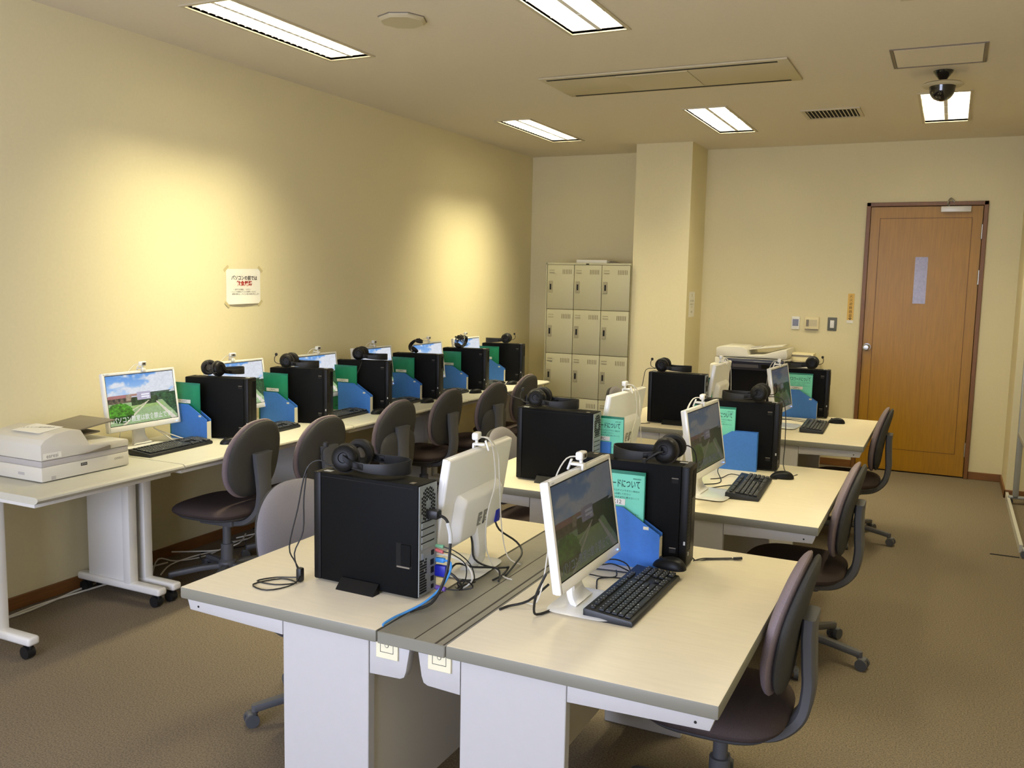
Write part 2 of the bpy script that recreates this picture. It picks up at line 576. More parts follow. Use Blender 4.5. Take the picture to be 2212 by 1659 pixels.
# ------------------------------------------------------------------ ceiling fittings
def lamp(l, label):
    x0, x1, y0, y1, kind = l
    t = thing('ceiling_light', label, 'light', (0, 0, 0), group='recessed fluorescent lights in the ceiling')
    b = MB(M['lamp_frame'])
    f = 0.018
    for q in ((x0 - f, y0 - f, x1 + f, y0), (x0 - f, y1, x1 + f, y1 + f), (x0 - f, y0, x0, y1), (x1, y0, x1 + f, y1)):
        b.box((q[0], q[1], H - 0.006), (q[2], q[3], H + 0.004))
    b.build('trim_frame', t)
    b = MB(M['refl'])
    D = 0.11
    b.box((x0, y0, H + D), (x1, y1, H + D + 0.006))
    for q in ((x0 - 0.004, y0, x0, y1), (x1, y0, x1 + 0.004, y1), (x0, y0 - 0.004, x1, y0), (x0, y1, x1, y1 + 0.004)):
        b.box((q[0], q[1], H + 0.0), (q[2], q[3], H + D))
    b.build('reflector', t)
    cx = (x0 + x1) / 2
    for dx in (-0.065, 0.065):
        b = MB(M['tube'])
        b.cyl((cx + dx, y0 + 0.03, H + 0.075), (cx + dx, y1 - 0.03, H + 0.075), 0.0165, n=14)
        b.build('fluorescent_tube', t)
    b = MB(M['refl'])
    b.prism([(-0.012, 0), (0.012, 0), (0.003, 0.055), (-0.003, 0.055)], y1 - y0, X=face((cx, y0, H + 0.008), (1, 0, 0), (0, 0, 1)) @ Matrix.Diagonal((1, 1, -1, 1)))
    n = 22 if kind == 'louvre' else 4
    hh = 0.04 if kind == 'louvre' else 0.012
    for k in range(1, n):
        y = y0 + (y1 - y0) * k / n
        b.box((x0, y - 0.0012, H + 0.006), (x1, y + 0.0012, H + 0.006 + hh))
    b.build('louvre', t)
    louv = kind == 'louvre'
    for tilt in ((-22, 22) if louv else (0,)):       # louvres throw two side lobes
        ld = bpy.data.lights.new('tube_light', 'AREA')
        ld.shape = 'RECTANGLE'; ld.size = (x1 - x0) * (0.4 if louv else 0.9); ld.size_y = y1 - y0 - 0.04
        ld.energy = WALL_LAMP_W if louv else LAMP_W * (0.78 if y0 < 5 else 1.05)
        ld.color = LAMP_COL
        ld.spread = R(LAMP_SPREAD_WALL if louv else LAMP_SPREAD)
        lo = bpy.data.objects.new('tube_light', ld)
        lo.location = (cx + (0.0 if not louv else 0.05 * (1 if tilt > 0 else -1)), (y0 + y1) / 2, H + (0.004 if not louv else 0.03))
        lo.rotation_euler = (0, R(tilt), 0)
        COL.objects.link(lo); lo.parent = t
cn = ['left wall', 'middle of the room', 'right side']
rn = ['behind the photographer', 'near', 'far']
lab = {(1, 0): 'long louvred ceiling light at upper left, nearest the poster wall',
       (1, 1): 'blazing white ceiling light cut by the top edge of the photo',
       (1, 2): 'ceiling light just peeking in at the top edge on the right',
       (2, 0): 'small-looking far ceiling light above the end of the left wall',
       (2, 1): 'far ceiling light between the pillar and the ceiling vent',
       (2, 2): 'far ceiling light with striped tubes below the dome camera'}
for i, l in enumerate(LAMPS):
    lamp(l, lab[(i // 3 + 1, i % 3)])

def ceiling_things():
    t = thing('air_conditioner', 'long flat ceiling air conditioner panel with two black slots', 'air conditioner', (2.29, 5.56, H - 0.001))
    MB(M['acgrey']).box((-0.74, -0.30, -0.012), (0.76, 0.27, 0), bev=0.004).build('panel', t)
    MB(M['acgrey']).box((-0.26, -0.22, -0.016), (0.18, 0.20, -0.011)).build('filter_cover', t)
    for y in (-0.255, 0.235):
        MB(M['hole']).box((-0.70, y - 0.012, -0.0135), (0.70, y + 0.012, -0.011)).build('air_slot', t)
    t = thing('ceiling_vent', 'small slatted air vent in the ceiling above the door side', 'vent', (3.085, 7.06, H))
    b = MB(M['lamp_frame'])
    for q in ((-0.2, -0.185, 0.2, -0.16), (-0.2, 0.16, 0.2, 0.185), (-0.2, -0.16, -0.175, 0.16), (0.175, -0.16, 0.2, 0.16)): b.box((q[0], q[1], -0.008), (q[2], q[3], 0))
    b.build('frame', t)
    MB(M['hole']).box((-0.175, -0.16, -0.002), (0.175, 0.16, -0.0005)).build('duct_opening', t)
    b = MB(M['lamp_frame'])
    for k in range(13):
        x = -0.16 + k * 0.0267
        b.box((-0.006, -0.16, -0.0015), (0.006, 0.16, 0.0015), X=Matrix.Translation((x, 0, -0.006)) @ Matrix.Rotation(R(35), 4, 'Y'))
    b.build('slats', t)
    t = thing('ceiling_hatch', 'rectangular access hatch outline in the ceiling behind the dome camera', 'hatch', (3.80, 5.53, H))
    MB(M['ceil']).box((-0.215, -0.20, -0.004), (0.215, 0.20, 0)).build('hatch_panel', t)
    b = MB(M['greyp'])
    for q in ((-0.235, -0.225, 0.235, -0.215), (-0.235, 0.215, 0.235, 0.225), (-0.235, -0.215, -0.217, 0.215), (0.217, -0.215, 0.235, 0.215)): b.box((q[0], q[1], -0.005), (q[2], q[3], 0))
    b.build('hatch_frame', t)
    t = thing('dome_camera', 'black dome security camera with pale collar hanging from ceiling', 'camera', (3.82, 5.92, H))
    MB(M['dome']).lathe([(0, 0), (0.055, 0), (0.05, -0.012), (0.02, -0.05), (0.02, -0.075), (0, -0.075)], 24).build('mount', t)
    MB(M['acgrey']).lathe([(0, -0.062), (0.10, -0.068), (0.115, -0.078), (0.10, -0.088), (0, -0.088)], 32).build('collar', t)
    MB(M['dome']).lathe([(0.072, -0.086)] + [(0.068 * math.cos(a), -0.105 - 0.066 * math.sin(a)) for a in [k * PI / 2 / 8 for k in range(9)]], 32).build('dome', t)
    t = thing('smoke_detector', 'round pale detector on the ceiling near the long louvred light', 'detector', (1.462, 3.855, H))
    b = MB(M['acgrey'])
    b.lathe([(0, 0), (0.118, 0), (0.118, -0.01), (0.105, -0.02), (0, -0.02)], 8)
    b.build('detector_body', t)
    MB(M['greyp']).lathe([(0.122, 0.0), (0.122, -0.004), (0.118, -0.004), (0.118, 0)], 8).build('rim', t)
ceiling_things()

# ------------------------------------------------------------------ wall things
def on_left(y, z): return face((0.0, y, z), (0, 1, 0), (0, 0, 1))     # x axis -> +y, normal +x
def poster():
    t = thing('notice_poster', 'white taped notice with red lettering on the left wall', 'poster', (0.0, 4.335, 1.548))
    b = MB(M['paper'])
    n = 10
    vs = []
    for j in range(n + 1):
        for i in range(n + 1):
            u, v = i / n - 0.5, j / n - 0.5
            x = 0.002 + 0.010 * max(0, (0.3 - (v + 0.5))) / 0.3 * (1 - (2 * u) ** 2)
            vs.append(b.bm.verts.new((x, u * 0.300, v * 0.215 + (0.006 * u))))
    for j in range(n):
        for i in range(n):
            a = j * (n + 1) + i
            b.bm.faces.new((vs[a], vs[a + 1], vs[a + n + 2], vs[a + n + 1]))
    o = b.build('paper_sheet', t)
    def tx(s, size, y, z, m, name, bold=0, xs=1.0):
        MB(m).mesh(text_mesh(s, size, bold=bold, xs=xs), m, face((0.0035, y, z), (0, 1, 0), (0, 0, 1), 0.0)).build(name, t)
    tx('パソコンの前では', 0.030, 0.006, 0.050, M['ink'], 'heading', 0.0006, 0.95)
    tx('飲食厳禁', 0.034, 0.006, 0.016, M['red'], 'red_heading', 0.0008)
    tx('1  自宅での作業後…　ください', 0.0105, -0.015, -0.020, M['ink'], 'small_text')
    tx('2  ここでの飲食はパソコンの故障につながる', 0.0105, 0.0, -0.034, M['ink'], 'small_text')
    tx('故障の場合は、パソコン室の利用を禁止します', 0.0115, 0.018, -0.048, M['ink'], 'small_text')
    for y, z, a in ((-0.15, 0.108, 40), (0.15, 0.108, -40), (-0.145, -0.11, -40), (0.147, -0.105, 40)):
        MB(M['tape']).box((-0.024, -0.009, 0), (0.024, 0.009, 0.0004), X=face((0.0032, y, z), (0, 1, 0), (0, 0, 1)) @ Matrix.Rotation(R(a), 4, 'Z')).build('tape', t)
poster()

def pillar_notice():
    t = thing('paper_notice', 'narrow white paper notice on the side of the pillar', 'notice', (1.801, 8.235, 1.43))
    MB(M['paper']).box((0, -0.10, -0.115), (0.001, 0.10, 0.115)).build('paper_sheet', t)
    b = MB(M['grille'])
    for s, z, sz in (('窓', 0.08, 0.03), ('お帰りの際は', 0.03, 0.022), ('必ず電源を切って', 0.0, 0.018), ('ください', -0.025, 0.018), ('事務室', -0.07, 0.02)):
        b.mesh(text_mesh(s, sz), M['grille'], face((0.0015, 0, z), (0, 1, 0), (0, 0, 1)))
    b.build('lettering', t)
pillar_notice()

def wall_controls():
    y = YB
    t = thing('thermostat', 'small white wall control with grey display, left of three', 'wall control', (2.683, y, 1.283), group='controls on the back wall')
    MB(M['white']).box((-0.036, -0.014, -0.058), (0.036, 0, 0.058), bev=0.004).build('housing', t)
    MB(M['lcd']).box((-0.026, -0.016, -0.028), (0.026, -0.013, 0.034)).build('display', t)
    t = thing('wall_control_panel', 'wide cream wall control panel, middle of three', 'wall control', (2.825, y, 1.283), group='controls on the back wall')
    MB(M['beige']).box((-0.062, -0.02, -0.058), (0.062, 0, 0.058), bev=0.005).build('housing', t)
    MB(M['greyp']).box((-0.048, -0.022, -0.028), (-0.024, -0.019, 0.034)).build('display', t)
    MB(M['acgrey']).box((-0.02, -0.022, -0.026), (0.046, -0.019, 0.034)).build('button_cover', t)
    MB(M['greyp']).box((-0.058, -0.021, -0.060), (0.058, -0.004, -0.050)).build('lower_lip', t)
    t = thing('light_switch', 'dark grey framed light switch beside the door, right of three', 'switch', (3.0, y, 1.283), group='controls on the back wall')
    MB(M['sw_grey']).box((-0.039, -0.008, -0.06), (0.039, 0, 0.06), bev=0.003).build('plate', t)
    MB(M['white']).box((-0.017, -0.013, -0.034), (0.017, -0.006, 0.034), bev=0.002).build('rocker', t)
    t = thing('door_sign', 'narrow yellowish vertical sign plate beside the door', 'sign', (3.148, y, 1.43))
    MB(M['yellow']).box((-0.027, -0.004, -0.105), (0.027, 0, 0.130)).build('plate', t)
    MB(M['paper']).box((-0.027, -0.004, -0.132), (0.027, 0, -0.107)).build('lower_plate', t)
    b = MB(M['groove'])
    for k, s in enumerate('火災避難器具'): b.mesh(text_mesh(s, 0.03), M['groove'], face((0, -0.0045, 0.105 - k * 0.034), (1, 0, 0), (0, 0, 1)))
    b.mesh(text_mesh('↓', 0.04, bold=0.001), M['ink'], face((0, -0.0045, -0.09), (1, 0, 0), (0, 0, 1)))
    b.build('lettering', t)
wall_controls()

# ------------------------------------------------------------------ lockers
def lockers():
    x0, y0, w, rows = 0.447, 7.999, 0.2775, 4
    t = thing('locker_cabinet', 'cream steel locker cabinet of twelve doors beside the pillar', 'locker', (x0, y0, 0))
    W3 = w * 3
    zt, zb, ph = 1.771, 0.082, 0.4222
    b = MB(M['locker'])
    b.box((-0.012, 0.018, 0.0), (W3 + 0.0, 0.515, 1.793), M['locker'], bev=0.002, seg=1)
    b.box((-0.012, 0.0, zt + 0.004), (W3, 0.02, 1.793), M['locker'])
    b.box((-0.012, 0.0, 0.0), (W3, 0.02, zb - 0.002), M['locker'])
    b.box((-0.012, 0.0, 0), (-0.003, 0.02, 1.79), M['locker'])
    b.box((-0.003, 0.012, zb), (W3, 0.02, zt + 0.004), M['lockline'])
    b.build('cabinet_body', t)
    MB(M['dark']).box((0.395, -0.002, 1.777), (0.425, 0.001, 1.787)).build('maker_badge', t)
    for r in range(rows):
        for c in range(3):
            z1 = zt - r * ph; z0 = z1 - ph + 0.005
            xa, xb = c * w + 0.002, (c + 1) * w - 0.003
            b = MB(M['locker'])
            b.box((xa, 0.0, z0), (xb, 0.014, z1), M['locker'], bev=0.0025)
            for k in range(6):
                xx = xb - 0.115 + k * 0.0165
                b.box((xx, -0.0008, z1 - 0.085), (xx + 0.005, 0.002, z1 - 0.042), M['lockline'])
            d = b.build('locker_door', t)
            b = MB(M['lockline'])
            for zz in (z1 - 0.05, z1 - 0.075):
                b.box((xa + 0.018, -0.0025, zz), (xa + 0.072, 0.001, zz + 0.0025), M['lockline'])
            b.box((xa + 0.02, -0.001, z1 - 0.0725), (xa + 0.07, 0.001, z1 - 0.05), M['locker'])
            b.build('name_holder', d)
            b = MB(M['lockh'])
            b.box((xa + 0.012, -0.004, z1 - 0.262), (xa + 0.056, 0.001, z1 - 0.152), M['lockh'], bev=0.002, seg=1)
            b.box((xa + 0.027, -0.0052, z1 - 0.235), (xa + 0.044, 0.0, z1 - 0.18), M['hole'])
            b.build('latch_plate', d)
    t = thing('flat_box', 'flat white box lying on top of the lockers', 'box', (0.83, 8.30, 1.793))
    MB(M['paper']).box((-0.155, -0.13, 0), (0.155, 0.13, 0.032), bev=0.003).build('box_body', t)
    t = thing('dark_tray', 'thin dark tray lying beside the flat box on the lockers', 'tray', (1.03, 8.30, 1.793))
    MB(M['greyp']).prism([(-0.045, 0), (0.055, 0), (0.055, 0.006), (-0.025, 0.022)], 0.16, X=face((0, 0.08, 0), (1, 0, 0), (0, 0, 1))).build('tray_body', t)
lockers()

# ------------------------------------------------------------------ island desks
XL, XD0, XD1, XR = 1.951, 2.648, 2.856, 3.551
ISL = [(1.907, 3.088), (3.563, 4.752), (5.552, 6.696)]
TT = 0.036
def desk(xa, xb, y0, y1, side, label, group='pale laminate desks of the middle islands'):
    """side=-1: sitter on the -x side (left desk); +1: right desk. xa..xb top; inner edge towards the duct"""
    t = thing('office_desk', label, 'desk', ((xa + xb) / 2, (y0 + y1) / 2, 0), group=group)
    hx, hy = (xb - xa) / 2, (y1 - y0) / 2
    b = MB(M['desktop'])
    b.box((-hx, -hy, DZ - TT), (hx, hy, DZ), M['desktop'], bev=0.006)
    bm = b.bm
    b.mats.append(M['edge'])
    for f in bm.faces:
        if abs(f.normal.z) < 0.5: f.material_index = 1
    b.build('desktop', t)
    s = side
    def bx(b, x0, x1, ya, yb, z0, z1, m=None, bev=0.002):
        p, q = (x0 * s, x1 * s) if s > 0 else (x1 * s, x0 * s)
        b.box((p, ya, z0), (q, yb, z1), m, bev=bev, seg=1)
    zt = DZ - TT
    for e in (-1, 1):
        ye = e * hy
        y_a, y_b = (ye + 0.018, ye + 0.048) if e < 0 else (ye - 0.048, ye - 0.018)
        b = MB(M['steel'])
        inner = -hx - 0.0
        # panel from near duct outwards; local x measured towards the sitter
        bx(b, inner + 0.036, inner + 0.325, y_a, y_b, 0.0, zt)
        b.build('side_panel', t)
        b = MB(M['steel'])
        X = Matrix.Identity(4)
        poly = [(inner + 0.327, zt - 0.001), (hx - 0.010, zt - 0.001), (hx - 0.022, zt - 0.036), (inner + 0.327, zt - 0.047)]
        poly = [(p[0] * s, p[1]) for p in poly]
        if s < 0: poly.reverse()
        b.prism(poly, y_b - y_a, X=face((0, y_b, 0), (1, 0, 0), (0, 0, 1)), bev=0.0015)
        if e < 0:
            b.cyl(((hx - 0.055) * s, y_a - 0.001, zt - 0.022), ((hx - 0.055) * s, y_a + 0.004, zt - 0.022), 0.0035, n=10, m=M['dark'])
        b.build('end_rail', t)
    b = MB(M['steel'])
    bx(b, hx - 0.06, hx - 0.03, -hy + 0.05, hy - 0.05, zt - 0.035, zt - 0.001)
    b.build('front_rail', t)
    b = MB(M['modesty'])
    bx(b, -hx + 0.045, -hx + 0.06, -hy + 0.048, hy - 0.048, 0.10, zt - 0.001)
    b.build('modesty_panel', t)
    return t
def duct(y0, y1, label):
    t = thing('cable_duct', label, 'cable duct', ((XD0 + XD1) / 2, (y0 + y1) / 2, 0), group='grey cable ducts along the middle of the desk islands')
    hw, hy = (XD1 - XD0) / 2, (y1 - y0) / 2
    b = MB(M['duct'])
    b.box((-hw + 0.001, -hy + 0.001, DZ - TT), (hw - 0.001, hy - 0.001, DZ - 0.003), M['duct'], bev=0.003, seg=1)
    b.mats.append(M['edge'])
    for f in b.bm.faces:
        if abs(f.normal.y) > 0.5: f.material_index = 1
    for x, w_ in ((0.012, 0.0016), (hw - 0.03, 0.003), (-hw + 0.002, 0.002), (hw - 0.006, 0.002)):
        b.box((x - w_, -hy + 0.004, DZ - 0.0034), (x + w_, hy - 0.004, DZ - 0.0024), M['ductline'])
    b.build('duct_cover', t)
    for s in (-1, 1):
        for e in (-1, 1):
            ya = -hy + 0.02 if e < 0 else hy - 0.05
            ia, ib = 0.012, hw + 0.034           # from centre outwards
            zt = DZ - TT - 0.001
            poly = [(ia, zt), (ib, zt), (ib, zt - 0.096), (ia + 0.030, zt - 0.092), (ia + 0.018, zt - 0.086), (ia + 0.012, zt - 0.07)]
            poly = [(p[0] * s, p[1]) for p in poly]
            if s > 0: poly.reverse()
            b = MB(M['steel'])
            b.prism(poly, 0.03, X=face((0, ya + 0.03, 0), (1, 0, 0), (0, 0, 1)), bev=0.001)
            br = b.build('socket_bracket', t)
            if e < 0:
                b = MB(M['outlet'])
                cx = s * 0.080
                y = ya - 0.006
                b.box((cx - 0.034, y, zt - 0.043), (cx + 0.034, y + 0.006, zt + 0.0), M['outlet'], bev=0.001, seg=1)
                for q in ((cx - 0.02, zt - 0.026, cx + 0.02, zt - 0.0248), (cx - 0.0206, zt - 0.026, cx - 0.0194, zt), (cx + 0.0194, zt - 0.026, cx + 0.0206, zt)):
                    b.box((q[0], y - 0.0006, q[1]), (q[2], y + 0.001, q[3]), M['ink'])
                b.cyl((cx, y - 0.0006, zt - 0.006), (cx, y + 0.001, zt - 0.006), 0.006, n=14, m=M['ink'])
                b.cyl((cx, y - 0.0009, zt - 0.006), (cx, y + 0.001, zt - 0.006), 0.0045, n=14, m=M['outlet'])
                b.build('power_outlet', br)
rowname = ['front', 'middle', 'rear']
for k, (y0, y1) in enumerate(ISL):
    desk(XL, XD0 - 0.001, y0, y1, -1, 'left desk of the %s island, its tower showing its back end' % rowname[k])
    desk(XD1 + 0.001, XR, y0, y1, 1, 'right desk of the %s island, with keyboard and screen facing the aisle' % rowname[k])
    duct(y0, y1, 'grey cable duct cover running between the two %s island desks' % rowname[k])

# ------------------------------------------------------------------ wall tables
def wall_table(y0, y1, label):
    xf = 0.715
    hy = (y1 - y0) / 2
    t = thing('rolling_table', label, 'table', (0, (y0 + y1) / 2, 0), group='white rolling tables along the left wall')
    b = MB(M['counter'])
    # rounded front edge profile
    poly = [(0.02, CZ - 0.03), (xf - 0.022, CZ - 0.03), (xf - 0.008, CZ - 0.024), (xf, CZ - 0.014), (xf - 0.002, CZ - 0.006), (xf - 0.012, CZ - 0.001), (xf - 0.03, CZ), (0.02, CZ)]
    b.prism(poly, 2 * hy - 0.003, X=face((0, hy - 0.0015, 0), (1, 0, 0), (0, 0, 1)))
    b.build('tabletop', t)
    b = MB(M['legw'])
    b.box((0.06, -hy + 0.03, CZ - 0.056), (xf - 0.06, hy - 0.03, CZ - 0.031), bev=0.003)
    b.build('under_frame', t)
    for e in (-1, 1):
        yc = e * (hy - 0.045)
        lg = MB(M['legw'])
        lg.box((0.10, yc - 0.012, 0.085), (0.40, yc + 0.012, CZ - 0.056), bev=0.004)
        lg.box((0.36, yc - 0.026, 0.085), (0.41, yc + 0.026, CZ - 0.056), bev=0.008)
        leg = lg.build('leg', t)
        ft = MB(M['legw'])
        ft.box((0.03, yc - 0.028, 0.062), (0.60, yc + 0.028, 0.10), bev=0.012, seg=3)
        ft.build('foot', leg)
        for x in (0.065, 0.555):
            c = MB(M['rubber'])
            c.cyl((x, yc - 0.018, 0.027), (x, yc + 0.018, 0.027), 0.027, n=20)
            c.cyl((x, yc, 0.03), (x, yc, 0.064), 0.009, n=10)
            c.box((x - 0.024, yc - 0.006, 0.028), (x + 0.024, yc + 0.006, 0.058), bev=0.005)
            c.build('caster', leg)
    return t
TY = [(2.359, 3.135), (3.138, 4.497), (4.50, 5.96), (5.963, 7.50)]
tl = ['white rolling table at the near end, carrying the document scanner',
      'white rolling table under the first two towers of the wall row',
      'white rolling table third from the near end of the wall row',
      'farthest white rolling table of the wall row, ending at the lockers']
for (a, b_), l_ in zip(TY, tl): wall_table(a, b_, l_)

# ------------------------------------------------------------------ tower PC (local: front +x, base z=0)
def make_tower():
    L, T, Hh = 0.379, 0.100, 0.338
    t = thing('desktop_tower', 'tower', 'computer', group='black slim desktop towers')
    b = MB(M['pc'])
    b.box((-L / 2 + 0.004, -T / 2, 0.008), (L / 2 - 0.028, T / 2, Hh), M['pc'], bev=0.003, seg=2)
    b.box((-L / 2 + 0.02, T / 2 - 0.003, Hh - 0.012), (L / 2 - 0.03, T / 2 + 0.0008, Hh - 0.0105), M['hole'])
    b.build('case', t)
    b = MB(M['pcf'])
    b.box((L / 2 - 0.028, -T / 2 - 0.001, 0.006), (L / 2, T / 2 + 0.001, Hh + 0.001), M['pcf'], bev=0.006, seg=2)
    for k in range(22):                       # vent slots on the bezel sides and front
        z = 0.05 + k * 0.0115
        b.box((L / 2 - 0.001, -0.044, z), (L / 2 + 0.0008, -0.022, z + 0.005), M['hole'])
    b.box((L / 2 - 0.001, -0.012, 0.06), (L / 2 + 0.001, -0.009, 0.31), M['hole'])
    b.box((L / 2 - 0.001, 0.0, 0.23), (L / 2 + 0.0012, 0.038, 0.32), M['pc'])
    for z in (0.06, 0.29):
        b.box((L / 2 - 0.058, -T / 2 - 0.0012, z - 0.009), (L / 2 - 0.036, -T / 2, z + 0.006), M['hole'])
        b.box((L / 2 - 0.058, -T / 2 - 0.0016, z + 0.006), (L / 2 - 0.036, -T / 2, z + 0.009), M['greyp'])
    b.build('front_bezel', t)
    b = MB(M['chrome'])
    b.box((L / 2 - 0.001, -0.036, 0.045), (L / 2 + 0.0012, -0.028, 0.056), M['legend'])
    b.build('front_badge', t)
    MB(M['legend']).box((L / 2 - 0.012, -T / 2 - 0.0016, 0.082), (L / 2 - 0.006, -T / 2, 0.094)).build('side_badge', t)
    # rear plate, faces -x
    xr = -L / 2
    b = MB(M['pcplate'])
    b.box((xr + 0.001, -T / 2 + 0.004, 0.012), (xr + 0.006, T / 2 - 0.004, Hh - 0.004), M['pcplate'])
    rng = random.Random(3)
    for iy in range(9):                       # fan grille, top
        for iz in range(9):
            y, z = -0.033 + iy * 0.0082, 0.235 + iz * 0.0105 + (0.004 if iy % 2 else 0)
            if math.hypot((y - 0.0) / 0.038, (z - 0.277) / 0.05) < 1.02 and math.hypot(y, z - 0.277) > 0.012:
                b.box((xr - 0.0002, y - 0.0028, z - 0.0035), (xr + 0.002, y + 0.0028, z + 0.0035), M['hole'])
    for k in range(4):                        # expansion slots
        z = 0.148 + k * 0.0205
        b.box((xr - 0.0025, -0.032, z), (xr + 0.002, 0.036, z + 0.017), M['pcplate'], bev=0.0012, seg=1)
        b.box((xr - 0.0006, -0.032, z + 0.0172), (xr + 0.002, 0.036, z + 0.0198), M['hole'])
    for iy in range(5):                       # lower vents
        for iz in range(13):
            if rng.random() < 0.12: continue
            y, z = 0.010 + iy * 0.0075, 0.022 + iz * 0.0078
            b.box((xr - 0.0002, y - 0.0027, z - 0.0027), (xr + 0.002, y + 0.0027, z + 0.0027), M['hole'])
    for z, w_, h_ in ((0.128, 0.012, 0.014), (0.100, 0.016, 0.016), (0.076, 0.014, 0.018), (0.05, 0.014, 0.014), (0.026, 0.012, 0.012)):
        b.box((xr - 0.001, -0.030, z - h_ / 2), (xr + 0.002, -0.030 + w_, z + h_ / 2), M['hole'])
    b.box((xr - 0.003, 0.030, 0.12), (xr + 0.002, 0.038, 0.14), M['chrome'])
    b.build('rear_panel', t)
    # side latch on the +y side near the rear
    b = MB(M['hole'])
    b.box((-L / 2 + 0.022, T / 2 - 0.004, 0.092), (-L / 2 + 0.078, T / 2 + 0.0006, 0.165), M['pcf'], bev=0.001, seg=1)
    b.box((-L / 2 + 0.025, T / 2 - 0.002, 0.099), (-L / 2 + 0.060, T / 2 + 0.004, 0.163), M['pc'], bev=0.002, seg=1)
    b.box((-L / 2 + 0.03, T / 2 - 0.002, 0.092), (-L / 2 + 0.074, T / 2 + 0.0018, 0.0965), M['greyp'])
    b.build('side_latch', t)
    MB(M['legend']).box((0.14, 0.012, Hh - 0.0005), (0.168, 0.030, Hh + 0.0006)).build('top_sticker', t)
    MB(M['greyp']).box((-0.16, 0.015, Hh - 0.0005), (-0.145, 0.034, Hh + 0.0006)).build('serial_sticker', t)
    for s in (1,):                            # wedge foot of the stand
        b = MB(M['pcf'])
        poly = [(0.0, 0.0), (0.034, 0.0), (0.028, 0.007), (0.004, 0.030), (0.0, 0.030)]
        poly = [(p[0] * s, p[1]) for p in poly]
        if s > 0: poly.reverse()
        X = face((-0.055, s * (T / 2 + 0.001), 0), (0, 1, 0), (0, 0, 1))
        b.prism(poly, 0.135, X=X)
        b.build('stand_foot', t)
    return t
tower = make_tower()
TW = [  # x, y, z, yaw, label
    (2.447, 2.192, DZ, 178.5, 'black tower on the front left desk, cables plugged in its back'),
    (2.366, 3.787, DZ, 180, 'black tower on the middle left desk, flat side towards us'),
    (2.374, 5.783, DZ, 180, 'black tower on the rear left desk, in front of the copier'),
    (3.046, 2.845, DZ, 1.5, 'black tower on the front right desk behind the green sheet marked PC12'),
    (3.037, 4.585, DZ, 2, 'black tower on the middle right desk behind the level blue box'),
    (3.034, 6.635, DZ, 2, 'black tower on the rear right desk nearest the wooden door'),
    (0.324, 3.789, CZ, 15, 'first black tower of the wall row, just past the scanner'),
    (0.349, 4.455, CZ, 15, 'second black tower of the wall row'),
    (0.348, 5.119, CZ, 20, 'third black tower of the wall row, whole green sheet before it'),
    (0.335, 5.846, CZ, 10, 'fourth black tower of the wall row, bunched headset on top'),
    (0.360, 6.556, CZ, 10, 'fifth black tower of the wall row, tangled headset on top'),
    (0.350, 7.276, CZ, 10, 'last black tower of the wall row, nearest the lockers'),
]
TOWERS = [place(tower, USED, (x, y, z), R(a), l_) for x, y, z, a, l_ in TW]

